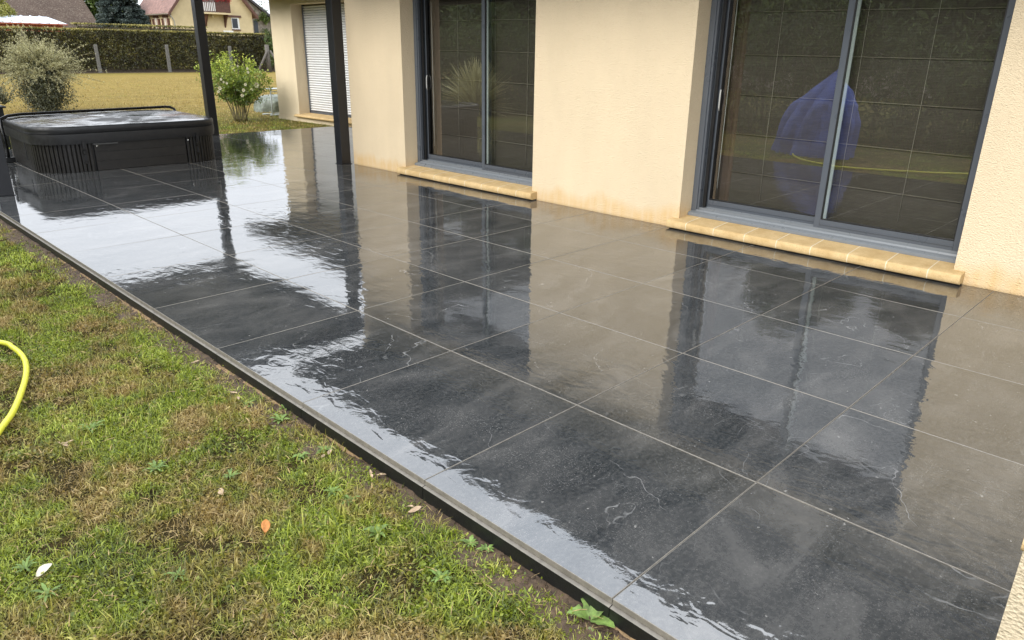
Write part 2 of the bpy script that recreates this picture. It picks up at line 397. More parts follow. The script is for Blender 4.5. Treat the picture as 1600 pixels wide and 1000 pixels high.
def np_mesh(name, V, F, mat, parent=None, tint=None, origin=None, smooth=False, **tagk):
    """V (n,3); F (m,k) constant-size faces"""
    o3 = np.array(origin if origin is not None else (root_of(parent)['o3'] if parent else (0, 0, 0)), float)
    V = np.asarray(V, float)-o3; F = np.asarray(F); k = F.shape[1]
    me = bpy.data.meshes.new(name); me.vertices.add(len(V)); me.vertices.foreach_set('co', V.ravel())
    me.loops.add(F.size); me.loops.foreach_set('vertex_index', F.ravel().astype(np.int32))
    me.polygons.add(len(F)); me.polygons.foreach_set('loop_start', np.arange(0, F.size, k, dtype=np.int32)); me.polygons.foreach_set('loop_total', np.full(len(F), k, dtype=np.int32))
    if smooth: me.polygons.foreach_set('use_smooth', np.ones(len(F), bool))
    if tint is not None:
        a = me.attributes.new('tint', 'FLOAT', 'POINT'); a.data.foreach_set('value', np.asarray(tint, float))
    me.update(calc_edges=True); me.materials.append(M[mat])
    o = bpy.data.objects.new(name, me); COL.objects.link(o)
    if parent: o.parent = parent
    else: o.location = o3
    tag(o, **tagk); return o
def unit(a): return a/(np.linalg.norm(a, axis=-1, keepdims=True)+1e-9)
def leaves(c, size, aspect=.45, up=None, tint=None, droop=0.):
    """folded rhombus leaves at centres c; returns V,F,tint"""
    n = len(c); d = unit(rng.normal(size=(n, 3)) if up is None else up+rng.normal(size=(n, 3))*.5)
    d[:, 2] -= droop; d = unit(d)
    s = unit(np.cross(d, rng.normal(size=(n, 3)))); nn = np.cross(d, s)
    sz = (size if np.ndim(size) else np.full(n, size))*rng.uniform(.65, 1.35, n); sz = sz[:, None]
    V = np.stack([c-d*sz*.5, c+s*sz*aspect*.5+nn*sz*.08, c+d*sz*.5, c-s*sz*aspect*.5+nn*sz*.08], 1).reshape(-1, 3)
    F = np.arange(4*n).reshape(n, 4)
    t = np.repeat(np.clip(tint if tint is not None else rng.uniform(0, 1, n), 0, 1), 4)
    return V, F, t
def vnoise(p, freq, seed=0):
    """cheap smooth 3D value noise, 0..1"""
    q = p*freq; i = np.floor(q).astype(np.int64); f = q-i; f = f*f*(3-2*f); r = 0
    for dx in (0, 1):
        for dy in (0, 1):
            for dz in (0, 1):
                h = ((i[:, 0]+dx)*73856093) ^ ((i[:, 1]+dy)*19349663) ^ ((i[:, 2]+dz)*83492791) ^ (seed*2654435761)
                h = (h ^ (h >> 13))*1274126177 & 0xffffffff; h = ((h ^ (h >> 16)) & 0xffff)/65535.
                r = r+h*(f[:, 0] if dx else 1-f[:, 0])*(f[:, 1] if dy else 1-f[:, 1])*(f[:, 2] if dz else 1-f[:, 2])
    return r

GZ = -.10    # lawn level, terrace top is z = 0
T = .9       # slab module
DECK_Y1 = 12.83; WALLX = 4.40; HY1 = 8.0; WINGX = 7.70; WY1 = 16.25

# ------------------------------------------------------------------ ground
b = MB(); b.box(-400, 500, -400, 600, GZ-.5, GZ); b.build('lawn_ground', 'lawn_ground', kind='structure')
# soil strip along the terrace
def grid(x0, x1, y0, y1, nx, ny, zf):
    X, Y = np.meshgrid(np.linspace(x0, x1, nx+1), np.linspace(y0, y1, ny+1)); P = np.stack([X.ravel(), Y.ravel(), np.zeros(X.size)], 1)
    P[:, 2] = zf(P); i = np.arange(nx*ny); r = i//nx*(nx+1)+i % nx
    return P, np.stack([r, r+1, r+nx+2, r+nx+1], 1)
def soilz(P):
    n = vnoise(P, 9, 1)*.5+vnoise(P, 30, 2)*.3+vnoise(P, 80, 3)*.2
    e = np.clip((P[:, 0]+.20)/.08, 0, 1)
    w = vnoise(P*[0, 1, 1], 2.2, 5)
    return GZ-.012+e*(.010+n*.024)+np.clip((P[:, 0]+.035+.03*w)/.03, 0, 1)*.012*w
P, F = grid(-.22, .02, -1.3, 13.2, 22, 1400, soilz)
np_mesh('soil_strip', P, F, 'soil', smooth=True, kind='structure')
P, F = grid(-.065, .03, -1.3, 12.8, 10, 1400, lambda P: GZ-.02+.035*np.clip((P[:, 0]+.03+.045*(vnoise(P*[0, 1, 1], 3.3, 8)-.35))/.02, 0, 1)+.006*vnoise(P, 60, 9))
np_mesh('mortar_bed', P, F, 'mortar_bed', smooth=True, kind='structure')

# ------------------------------------------------------------------ terrace
def terrace():
    root = thing('patio', (2.2, 6, 0), None, None, kind='structure')
    b = MB(); b.box(.012, WINGX-.002, -2.69, DECK_Y1-.012, GZ-.06, -.0285)
    b.build('patio_base', 'mortar_bed', root)
    # joint filler just below the slab tops
    j = MB(); j.box(.0015, WINGX-.004, -2.695, DECK_Y1-.002, -.028, -.0065); j.build('patio_joint', 'tile_joint', root)
    V = []; F = []; mi = []; rnd = []
    xs = [(i*T, (i+1)*T) for i in range(9)]; xs[-1] = (8*T, WINGX-.003)
    ys = [(k*T, (k+1)*T) for k in range(-3, 14)]+[(14*T, DECK_Y1)]
    g = .0026
    for (x0, x1) in xs:
        for (y0, y1) in ys:
            if x0 >= WALLX and y1 <= HY1: continue
            if x0 < WALLX < x1 and y1 <= HY1: x1_ = WALLX-.001
            else: x1_ = x1
            a0, a1, c0, c1 = x0+g, x1_-g, y0+.0019, y1-.0019
            if x0 == 0: a0 = -.004
            bz = rng.normal(0, .0007, 4); r = rng.uniform(0, 1); ch = .0016
            base = len(V)
            n = 10
            top = []
            ring = [(a0, c0, 0), (a1, c0, 1), (a1, c1, 2), (a0, c1, 3)]
            inn = [(a0+ch, c0+ch), (a1-ch, c0+ch), (a1-ch, c1-ch), (a0+ch, c1-ch)]
            for k in range(4): V.append((inn[k][0], inn[k][1], bz[k]))
            for k in range(4): V.append((ring[k][0], ring[k][1], bz[k]-ch))
            for k in range(4): V.append((ring[k][0], ring[k][1], -.021))
            F.append([base, base+1, base+2, base+3]); mi.append(0)
            for k in range(4):
                k2 = (k+1) % 4
                F.append([base+4+k, base+4+k2, base+k2, base+k]); mi.append(1)
                F.append([base+8+k, base+8+k2, base+4+k2, base+4+k]); mi.append(1)
            F.append([base+11, base+10, base+9, base+8]); mi.append(1)
            rnd += [r]*12
    V = np.array(V, float)-np.array([2.2, 6, 0]); me = bpy.data.meshes.new('patio_slabs'); me.from_pydata([tuple(v) for v in V], [], F)
    me.materials.append(M['slate_tile']); me.materials.append(M['tile_body']); me.polygons.foreach_set('material_index', mi)
    a = me.attributes.new('rnd', 'FLOAT', 'POINT'); a.data.foreach_set('value', rnd); me.update()
    o = bpy.data.objects.new('patio_slabs', me); COL.objects.link(o); o.parent = root
    # skirting slabs on the lawn side
    b = MB()
    for k in range(-3, 15):
        y0, y1 = k*T+.0015, min((k+1)*T, DECK_Y1)-.0015
        b.add([(-.016, y0, -.085), (.003, y0, -.085), (.003, y1, -.085), (-.016, y1, -.085), (-.016, y0, -.0285), (.003, y0, -.0245), (.003, y1, -.0245), (-.016, y1, -.0285)],
              [(0, 1, 2, 3), (0, 4, 5, 1), (1, 5, 6, 2), (2, 6, 7, 3), (3, 7, 4, 0)], 0)
        b.add([(-.0163, y0, -.0283), (.003, y0, -.0243), (.003, y1, -.0243), (-.0163, y1, -.0283)], [(0, 1, 2, 3)], 1)
    for k in range(9):
        b.box(k*T+.0015, min((k+1)*T, WINGX-.01)-.0015, DECK_Y1-.003, DECK_Y1+.014, -.085, -.0245, 0)
    b.build('patio_skirting', ['riser_face', 'tile_body'], root)
terrace()

# ------------------------------------------------------------------ house
D1 = (4.50, 6.79); D2 = (.28, 2.605); DZ0, DZ1 = .10, 2.25; FX = 4.60
SH = (12.2, 15.27); SZ0, SZ1 = .06, 2.48
def house():
    root = thing('house', (4.4, 2., GZ), 'cream roughcast house with two large sliding glass doors opening onto the wet terrace', 'house')
    w = MB()
    def wall_x(x0, x1, ya, yb, z0, z1, holes):
        y = ya
        for (h0, h1, zl, zh) in holes:
            w.box(x0, x1, y, h0, z0, z1); w.box(x0, x1, h0, h1, zh, z1); w.box(x0, x1, h0, h1, z0, zl); y = h1
        w.box(x0, x1, y, yb, z0, z1)
    wall_x(WALLX, 4.84, -5., HY1, GZ-.1, 2.74, [(D2[0], D2[1], 0.075, DZ1), (D1[0], D1[1], 0.075, DZ1)])
    w.build('wall', 'stucco', root)
    w = MB(); w.box(4.841, WINGX+.3, HY1-.3, HY1, GZ-.1, 2.74)
    wall_x(WINGX, WINGX+.42, HY1, WY1, .0, 2.74, [(SH[0], SH[1], SZ0-.02, SZ1)])
    w.box(WINGX-.018, WINGX+.42, 12.9, WY1+.012, GZ-.1, -.003)
    w.box(WINGX+.421, 16, WY1-.3, WY1, GZ-.1, 2.74); w.box(4.841, 16, -5, -4.7, GZ-.1, 2.74); w.box(15.7, 16, -4.7, WY1-.3, GZ-.1, 2.74)
    w.build('wing_wall', 'stucco_plain', root)
    # soffit, fascia, gutter, roofs
    s = MB(); s.box(3.22, WALLX, -5.3, 7.88, 2.70, 2.74); s.box(WALLX, 16.4, -5.3, 7.88, 2.745, 2.78)
    s.box(6.75, WINGX, 7.9, WY1+.35, 2.70, 2.74); s.box(WINGX, 16.4, 7.9, WY1+.35, 2.745, 2.78)
    s.box(3.19, 3.22, -5.3, 7.88, 2.66, 2.82); s.box(6.72, 6.75, 7.9, WY1+.35, 2.66, 2.84)
    s.build('soffit', 'soffit', root)
    g = MB()
    for (x, y0, y1) in ((3.13, -5.3, 7.88), (6.66, 7.9, WY1+.35)):
        g.prism([(x+.065*math.cos(a), 2.785+.065*math.sin(a)) for a in np.linspace(math.pi, 2*math.pi, 9)]+[(x+.055*math.cos(a), 2.785+.055*math.sin(a)) for a in np.linspace(2*math.pi, math.pi, 9)], 1, y0, y1)
    g.build('gutter', 'gutter', root)
    r = MB()
    def roof(x0, x1, y0, y1, zz):
        xm = (x0+x1)/2; h = (xm-x0)*.62
        r.prism([(x0, zz), (x0, zz+.05), (xm, zz+h+.05), (x1, zz+.05), (x1, zz), (xm, zz+h)], 1, y0, y1)
        r.prism([(x0+.3, zz-.02), (x1-.3, zz-.02), (xm, zz+h-.02)], 1, y0+.06, y1-.06, 1)
    roof(3.14, 16.5, -5.35, 7.93, 2.83); roof(6.66, 16.4, 7.95, WY1+.4, 2.86)
    r.build('roof', ['roof_slate', 'stucco_plain'], root)
    # interior box
    i = MB(); i.box(5.9, 5.95, -4.5, 7.6, 0, 2.7); i.box(4.85, 5.9, -4.5, 7.6, 0, .05); i.box(4.85, 5.9, -4.5, 7.6, 2.5, 2.55)
    i.box(4.85, 5.9, 3.5, 3.6, .05, 2.5); i.box(4.85, 5.9, 7.2, 7.3, .05, 2.5); i.box(4.85, 5.9, -.6, -.5, .05, 2.5)
    i.build('interior', 'interior', root)
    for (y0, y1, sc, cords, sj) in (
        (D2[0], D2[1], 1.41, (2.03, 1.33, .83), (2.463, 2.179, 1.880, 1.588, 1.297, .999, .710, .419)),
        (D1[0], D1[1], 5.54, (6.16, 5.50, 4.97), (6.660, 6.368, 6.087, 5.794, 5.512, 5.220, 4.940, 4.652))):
        # door = fixed frame with everything else inside it
        f = MB()
        f.box(FX, FX+.16, y1-.055, y1, DZ0+.04, DZ1, c=.002); f.box(FX, FX+.16, y0, y0+.045, DZ0+.04, DZ1, c=.002)
        f.box(FX, FX+.16, y0, y1, DZ1-.045, DZ1-.001)
        f.box(FX+.012, FX+.05, y1-.075, y1-.056, DZ0+.05, DZ1-.05); f.box(FX+.066, FX+.075, y1-.085, y1-.056, DZ0+.05, DZ1-.05)
        fr = f.build('sliding_door', 'alu', root)
        th = MB()
        th.prism([(FX-.055, .105), (FX-.055, .125), (FX-.04, .135), (FX+.0, .143), (FX+.005, .158), (FX+.005, .105)], 1, y0+.003, y1-.003)
        th.prism([(FX+.006, .105), (FX+.006, .150), (FX+.16, .165), (FX+.16, .105)], 1, y0+.003, y1-.003)
        th.box(FX+.02, FX+.026, y0+.045, y1-.055, .15, .178); th.box(FX+.085, FX+.091, y0+.045, y1-.055, .15, .182)
        th.build('threshold', 'alu_light', fr)
        bk = MB(); bk.box(FX+.052, FX+.0655, y1-.118, y1-.086, DZ0+.085, DZ1-.05); bk.box(FX+.076, FX+.12, y1-.068, y1-.056, DZ0+.06, DZ1-.05)  # dark strip added over the inner stile as its shade, beside the seal
        bk.build('seal_and_shade_strip', 'gasket_and_shade', fr)
        # outer sash on the right, inner sash on the left
        def sash(ya, yb, x, rail=.075, stl=.05, extra=0):
            s = MB(); zb = .172
            s.box(x, x+.045, ya, ya+stl, zb-extra, DZ1-.05, c=.003); s.box(x, x+.045, yb-stl, yb, zb-extra, DZ1-.05, c=.003)
            s.box(x+.001, x+.044, ya+stl, yb-stl, zb, zb+rail, c=.002); s.box(x-.006, x+.006, ya+stl, yb-stl, zb+rail*.45, zb+rail*.52)
            s.box(x+.001, x+.044, ya+stl, yb-stl, DZ1-.05-rail, DZ1-.051, c=.002)
            so_ = s.build('sash', 'alu', fr)
            k = MB()
            k.box(x+.004, x+.04, ya+stl, ya+stl+.008, zb+rail, DZ1-.05-rail); k.box(x+.004, x+.04, yb-stl-.008, yb-stl, zb+rail, DZ1-.05-rail); k.box(x+.004, x+.04, ya+stl+.008, yb-stl-.008, zb+rail, zb+rail+.008)
            k.build('glazing_seal', 'gasket_and_shade', fr)
            if x < FX+.06:
                k = MB(); k.box(x+.026, x+.038, yb-stl-.034, yb-stl-.009, zb+rail+.008, DZ1-.05-rail)
                k.build('glass_spacer', 'spacer', fr)
            g = MB(); g.add([(x+.020, ya+stl, zb+rail-.01), (x+.020, yb-stl, zb+rail-.01), (x+.020, yb-stl, DZ1-.04-rail), (x+.020, ya+stl, DZ1-.04-rail)], [(0, 1, 2, 3)])
            g.build('glass_pane', 'glazing', fr)
        sash(y0+.04, sc+.025, FX+.028, extra=.0)
        sash(sc-.03, y1-.075, FX+.093)
        # handle shell
        h = MB(); h.tube([(FX+.095, y1-.128, 1.06), (FX+.082, y1-.133, 1.09), (FX+.078, y1-.135, 1.15), (FX+.082, y1-.133, 1.21), (FX+.095, y1-.128, 1.24)], .007, 8)
        h.build('handle', 'chain', fr)
        # woven roman blind, its rods and cords
        X = 4.80
        bl = MB(); zs = [.18, .52, .86, 1.20, 1.535, 1.88, 2.15]
        for a, c_ in zip(zs[:-1], zs[1:]):
            n = 4; vs = []; fs = []
            for k in range(n+1):
                tt = k/n; zz = a+(c_-a)*tt; xx = X+.006-.012*math.sin(math.pi*tt)
                for (yy) in (y0+.02, y1-.27): vs.append((xx, yy, zz))
            for k in range(n+1):
                for (yy) in (y0+.02, y1-.27): vs.append((vs[k*2][0]+.005, yy, vs[k*2][2]))
            m = 2*(n+1)
            for k in range(n):
                fs.append((k*2, k*2+1, k*2+3, k*2+2)); fs.append((m+k*2, m+k*2+2, m+k*2+3, m+k*2+1))
            bl.add(vs, fs, 0, False)
        bl.build('roman_blind', 'blind', fr)
        rd = MB()
        for z in zs[1:-1]: rd.tube([(X-.006, y0+.02, z-.012), (X-.005, (y0+y1)/2, z), (X-.006, y1-.265, z+.004)], .0050, 5)
        rd.build('blind_rod', 'rod', fr)
        cdm = MB()
        for k, cy in enumerate(cords): cdm.tube([(X-.012, cy+.004, 2.1), (X-.013, cy, 1.2), (X-.014, cy+.002, .8), (X-.02, cy-.012*(k == 0), .30)], .0022, 5)
        cdm.build('blind_cord', 'cord', fr)
        ch = MB(); ch.tube([(X-.03, y1-.155, z) for z in (2.1, 1.5, .6, .35)], .0035, 5); ch.build('blind_chain', 'chain', fr)
        cu = MB(); n = 14; vs = []
        for k in range(n+1):
            yy = y1-.30+.30*k/n; xx = 4.93+.02*math.sin(k*1.9)
            vs += [(xx, yy, .08), (xx, yy, 2.3)]
        cu.add(vs, [(2*k, 2*k+2, 2*k+3, 2*k+1) for k in range(n)], 0, True); cu.build('curtain', 'curtain', fr)
        # sill: bullnose stones with pale joints
        ys = [y1+.07]+list(sj)+[y0-.08]
        s = MB(); jn = MB()
        prof = [(4.42, .012), (4.318, .012)]+[(4.318-.022*math.sin(a)**.8, .048-.036*math.cos(a)) for a in np.linspace(.25, math.pi*.93, 12)]+[(4.34, .0875), (FX-.05, .104), (FX-.05, .012)]
        for k, (ya, yb) in enumerate(zip(ys[:-1], ys[1:])):
            dz = rng.uniform(-.0012, .0012)
            q = [(px, pz+dz) for px, pz in prof]
            s.prism(q, 1, yb+.0035, ya-.0035, 0, False)
        so_ = s.build('sill', 'sill_stone', root)
        for yj in sj:
            jn = MB(); jn.prism([(px-.0006*(px < 4.4), pz+.0018*(pz > .02)) for px, pz in prof], 1, yj-.0038, yj+.0038, 0, False); jn.build('sill_joint', 'sill_joint', so_)
        u = MB(); u.box(4.345, 4.40, ys[-1]+.01, ys[0]-.01, .001, .0115); u.build('sill_bed', 'sill_under', so_)
    # shuttered window in the wing
    y0, y1 = SH
    f = MB(); X = WINGX+.28
    f.box(X, X+.06, y1-.045, y1, SZ0+.03, SZ1, c=.002); f.box(X, X+.06, y0, y0+.045, SZ0+.03, SZ1, c=.002); f.box(X, X+.07, y0, y1, SZ0+.005, SZ0+.075)
    fr = f.build('shuttered_window', 'alu', root)
    s = MB(); z = SZ0+.076; n = 44; hh = (SZ1-.02-z)/n
    for k in range(n):
        a = z+k*hh
        s.prism([(X+.055, a+.001), (X+.030, a+.006), (X+.012, a+hh*.35), (X+.012, a+hh*.62), (X+.030, a+hh*.86), (X+.050, a+hh*.90), (X+.055, a+hh*.99)], 1, y0+.045, y1-.045)
    s.build('roller_shutter', 'shutter', fr)
    s = MB(); prof = [(WINGX+.29, .0)]+[(WINGX-.10+.03-.03*math.sin(a), .03-.03*math.cos(a)) for a in np.linspace(.2, math.pi*.95, 7)]+[(WINGX+.29, .085)]
    s.prism(prof, 1, y0-.06, y1+.09, 0); s.build('sill', 'sill_stone', root)
house()

# ------------------------------------------------------------------ pergola
def pergola():
    root = thing('pergola', (2.3, 10.4, 0), 'dark grey metal pergola with square posts standing over the hot tub', 'pergola')
    x0, x1, y0, y1, H = .155, 4.52, 8.04, 12.78, 2.42
    for (x, y) in ((.155, 8.40-.0), (4.225, 8.04), (4.37, 12.62), (.155, 12.62)):
        p = MB(); w = .15
        p.box(x, x+w, y, y+w, .006, H, c=.004)
        p.build('post', 'pergola_metal', root)
        p = MB(); p.box(x-.012, x+w+.012, y-.012, y+w+.012, .0012, .0065, c=.001); p.build('base_plate', 'pergola_metal', root)
    for a in ((x0, x1, y0, y0+.15), (x0, x1, y1-.15, y1), (x0, x0+.15, y0+.15, y1-.15), (x1-.15, x1, y0+.15, y1-.15)):
        p = MB(); p.box(*a, H, H+.22, c=.003); p.build('beam', 'pergola_metal', root)
    p = MB(); n = 22
    for k in range(n):
        y = y0+.16+(y1-y0-.32)*k/n; p.box(x0+.152, x1-.152, y, y+.185, H+.10+.004*(k % 2), H+.125+.004*(k % 2))
    p.build('louvre_roof', 'pergola_metal', root)
pergola()

# ------------------------------------------------------------------ hot tub
def rrect(x0, x1, y0, y1, r, n=10):
    pts = []
    for (cx, cy, a0) in ((x1-r, y1-r, 0), (x0+r, y1-r, 90), (x0+r, y0+r, 180), (x1-r, y0+r, 270)):
        for k in range(n+1): a = R_(a0+90*k/n); pts.append((cx+r*math.cos(a), cy+r*math.sin(a)))
    return pts
def hot_tub():
    O = (.91, 9.67, 0); Wd, Dp = 2.28, 2.2
    root = thing('hot_tub', O, 'black hot tub with a wet vinyl cover sunk into the terrace beneath the pergola', 'hot tub')
    root.rotation_euler.z = R_(-2)
    def loft(b, rings, mi=0, smooth=True, cap=True):
        n = len(rings[0][0]); vs = []
        for pts, z in rings: vs += [(x+O[0], y+O[1], z+O[2]) for x, y in pts]
        fs = [(k*n+i, k*n+(i+1) % n, (k+1)*n+(i+1) % n, (k+1)*n+i) for k in range(len(rings)-1) for i in range(n)]
        b.add(vs, fs, mi, smooth)
        if cap: b.add([(x+O[0], y+O[1], rings[-1][1]) for x, y in rings[-1][0]], [tuple(range(n))], mi)
    R = .40
    b = MB(); loft(b, [(rrect(.035, Wd-.035, .035, Dp-.035, R-.03), .001), (rrect(.02, Wd-.02, .02, Dp-.02, R-.02), .37)], smooth=True)
    b.build('cabinet', 'spa_shell', root)
    # flat plank panels with thin grooves, on the front and the left
    for q in ((O[0]+.62, O[0]+Wd-.50, O[1]-.006, O[1]+.034), (O[0]-.006, O[0]+.034, O[1]+.55, O[1]+Dp-.50), (O[0]+Wd-.034, O[0]+Wd+.006, O[1]+.45, O[1]+Dp-.45)):
        b = MB()
        for (z0, z1) in ((.004, .1185), (.1205, .2385), (.2405, .352)): b.box(*q, z0, z1)
        b.build('side_panel', 'spa_panel', root)
    # ribbed corners
    def ribbed(a0, a1, ox, oy, ext0, ext1, name):
        pts = []
        path = []
        for k in range(0, 200):
            pass
        q = rrect(0, Wd, 0, Dp, R, 40)
        return q
    def corner(pts2):
        """pts2: list of points along outline; narrow vertical slats following it"""
        b = MB(); P = [np.array(p) for p in pts2]; L_ = [0]
        for a, c in zip(P[:-1], P[1:]): L_.append(L_[-1]+np.linalg.norm(c-a))
        def at(s):
            s = min(max(s, 0), L_[-1]-1e-6); k = max(i for i in range(len(L_)-1) if L_[i] <= s); f = (s-L_[k])/(L_[k+1]-L_[k]); return P[k]*(1-f)+P[k+1]*f
        w = .048; n = int(L_[-1]/w)
        for k in range(n):
            a, c = at(k*w+.006), at((k+1)*w-.006); d = (c-a)/np.linalg.norm(c-a); nrm = np.array([-d[1], d[0]])
            if np.dot(nrm, (a-np.array([Wd/2, Dp/2]))) < 0: nrm = -nrm
            for (o0, o1) in ((.0, .022),):
                q = [a+nrm*o0, c+nrm*o0, c+nrm*(o1-.003), c-d*.006+nrm*o1, a+d*.006+nrm*o1, a+nrm*(o1-.003)]
                b.prism([(p[0]+O[0], p[1]+O[1]) for p in q], 2, .003, .356)
        return b
    arc = lambda cx, cy, a0, a1: [(cx+(R)*math.cos(R_(a)), cy+(R)*math.sin(R_(a))) for a in np.linspace(a0, a1, 30)]
    corner([(0, .54), *arc(R, R, 180, 270), (.61, 0)]).build('corner_panel', 'spa_panel', root)
    corner([(Wd-.49, 0), *arc(Wd-R, R, 270, 360), (Wd, .44)]).build('corner_panel', 'spa_panel', root)
    # cover: skirt and two-layer top
    b = MB(); loft(b, [(rrect(-.045, Wd+.045, -.045, Dp+.045, R+.03), .355), (rrect(-.055, Wd+.055, -.055, Dp+.055, R+.04), .42), (rrect(-.05, Wd+.05, -.05, Dp+.05, R+.035), .484)], cap=True)
    cv = b.build('cover_skirt', 'spa_skirt', root)
    b = MB(); loft(b, [(rrect(-.035, Wd+.035, -.035, Dp+.035, R+.02), .482), (rrect(-.05, Wd+.05, -.05, Dp+.05, R+.035), .489), (rrect(-.052, Wd+.052, -.052, Dp+.052, R+.037), .560), (rrect(-.035, Wd+.035, -.035, Dp+.035, R+.025), .578)], cap=False)
    n = 44; ring = rrect(-.035, Wd+.035, -.035, Dp+.035, R+.025); vs = []; K = 9
    for k in range(K+1):
        f = 1-k/K
        for (x, y) in ring:
            xx = Wd/2+(x-Wd/2)*max(f, .02); yy = Dp/2+(y-Dp/2)*max(f, .02)
            z = .578+.028*(1-f)**.8-.010*math.exp(-((yy-Dp/2)/.06)**2)*(f < .98)+.003*math.sin(xx*7)*math.sin(yy*5)*(f < .95)
            vs.append((xx+O[0], yy+O[1], z))
    m = len(ring)
    b.add(vs, [(k*m+i, k*m+(i+1) % m, (k+1)*m+(i+1) % m, (k+1)*m+i) for k in range(K) for i in range(m)]+[tuple(K*m+i for i in range(m))], 1, True)
    b.build('cover', ['spa_skirt', 'spa_cover'], root)
    # straps with buckles
    for sx in (.475, Wd-.36):
        s = MB(); s.box(O[0]+sx, O[0]+sx+.038, O[1]-.064, O[1]-.058, .30, .40); s.box(O[0]+sx+.004, O[0]+sx+.034, O[1]-.032, O[1]-.026, .12, .34)
        st = s.build('strap', 'spa_strap', root)
        s = MB(); s.box(O[0]+sx-.004, O[0]+sx+.042, O[1]-.044, O[1]-.022, .22, .275, c=.004); s.build('buckle', 'spa_tube', st)
        s = MB(); s.box(O[0]+sx-.002, O[0]+sx+.04, O[1]-.04, O[1]-.02, .10, .14, c=.004); s.build('strap_anchor', 'spa_tube', st)
    s = MB(); s.box(O[0]-.036, O[0]-.030, O[1]+.62, O[1]+.66, .12, .40); s.build('strap', 'spa_strap', root)
    # nameplate and bolts
    s = MB(); s.box(O[0]+.60, O[0]+.90, O[1]-.058, O[1]-.045, .335, .352, c=.002); s.build('nameplate', 'nameplate', root)
    for (kx, kz) in ((.655, .318), (Wd-.46, .315)):
        s = MB(); s.tube([(O[0]+kx, O[1]-.012, kz), (O[0]+kx, O[1]-.026, kz)], .013, 12); s.build('knob', 'metal_knob', root)
    # cover lifter: bent tube round the far side
    s = MB()
    pts = [(-.10, 1.50, .05), (-.10, 1.52, .30), (-.10, 1.54, .50), (-.08, 1.60, .575), (.02, 1.68, .61), (.2, Dp-.38, .615), (Wd-.02, Dp-.16, .625), (Wd+.05, Dp-.18, .62), (Wd+.10, Dp-.22, .59), (Wd+.11, Dp-.3, .45), (Wd+.11, Dp-.35, .10)]
    s.tube([(x+O[0], y+O[1], z) for x, y, z in pts], .021, 10); s.build('cover_lifter', 'spa_tube', root)
    s = MB(); s.box(O[0]-.16, O[0]-.03, O[1]+1.47, O[1]+1.54, .001, .07, c=.004); s.build('lifter_bracket', 'spa_tube', root); s = MB(); s.box(O[0]+Wd+.02, O[0]+Wd+.14, O[1]+Dp-.40, O[1]+Dp-.32, .001, .1, c=.004); s.build('lifter_bracket', 'spa_tube', root)
hot_tub()

# ------------------------------------------------------------------ low wall at the near right
r = thing('low_wall', (.31, -1.2, 0), 'low cream roughcast wall with a rounded stone coping at the near end of the terrace', 'low wall')
b = MB(); b.box(.31, .62, -2.4, -.885, .0012, .50); b.build('wall', 'stucco_plain', r)
b = MB(); b.prism([(.305, .5005), (.302, .508), (.302, .520), (.308, .530), (.32, .534), (.62, .534), (.63, .52), (.625, .5005)], 1, -2.4, -.880, 0, True); b.build('coping', 'sill_stone', r)
random.seed(11)

# ------------------------------------------------------------------ garden hose
def smooth_path(pts, n=8):
    P = [np.array(p, float) for p in pts]; P = [2*P[0]-P[1]]+P+[2*P[-1]-P[-2]]; o = []
    for i in range(1, len(P)-2):
        for k in range(n):
            t_ = k/n; a, b_, c_, d_ = P[i-1:i+3]
            o.append(.5*((2*b_)+(-a+c_)*t_+(2*a-5*b_+4*c_-d_)*t_**2+(-a+3*b_-3*c_+d_)*t_**3))
    return o+[P[-2]]
hz = -.062
hp = [(-3.0, 4.9, hz), (-2.2, 4.75, hz), (-1.5, 4.5, hz), (-1.0, 4.12, hz)]+[tuple(at_z(u, v, hz)) for u, v in ((2, 535), (20, 543), (35, 556), (41, 573), (38, 598), (22, 640), (0, 672))]+[(-1.35, 2.05, hz), (-1.9, 1.5, hz), (-2.6, 1.4, hz)]
b = MB(); b.tube(smooth_path(hp), .0145, 10); b.build('garden_hose', 'hose', label='yellow garden hose curving across the lawn by the terrace', cat='hose')

# ------------------------------------------------------------------ grass
def blades(n, xy, h0, h1, w0, w1, lean=1., z=GZ, clump=0):
    P = np.zeros((n, 3)); P[:, :2] = xy; P[:, 2] = z
    th = rng.uniform(0, 2*np.pi, n)+ (vnoise(P, 3., 21)-.5)*6; ln = rng.beta(2, 1.3, n)*lean
    h = rng.uniform(h0, h1, n)*(.3+.7*vnoise(P, 7., 22)+.65*vnoise(P, 2.3, 24)); w = rng.uniform(w0, w1, n)
    d = np.stack([np.cos(th), np.sin(th), np.zeros(n)], 1); s = np.stack([-np.sin(th), np.cos(th), np.zeros(n)], 1)
    tw = rng.uniform(-.6, .6, n)[:, None]; s = s*np.cos(tw)+d*np.sin(tw)
    up = np.array([0, 0, 1.]); c1 = np.cos(ln*.8)[:, None]; s1 = np.sin(ln*.8)[:, None]; c2 = np.cos(ln*1.75)[:, None]; s2 = np.sin(ln*1.75)[:, None]
    m = P+(up*c1+d*s1)*h[:, None]*.55; e = m+(up*c2+d*s2)*h[:, None]*.45; e[:, 2] = np.maximum(e[:, 2], z+.004)
    W_ = w[:, None]*.5
    V = np.stack([P-s*W_, P+s*W_, m+s*W_*.9, m-s*W_*.9, e+s*W_*.12, e-s*W_*.12], 1).reshape(-1, 3)
    b_ = np.arange(n)*6; F = np.concatenate([np.stack([b_, b_+1, b_+2, b_+3], 1), np.stack([b_+3, b_+2, b_+4, b_+5], 1)])
    t_ = np.clip(rng.uniform(0, 1, n)*.75+.45*vnoise(P, 5., 23)-.1, 0, 1)
    tt = np.repeat(t_, 6).reshape(n, 6)*np.array([.55, .55, .95, .95, 1.05, 1.05]); return V, F, np.clip(tt.ravel(), 0, 1)
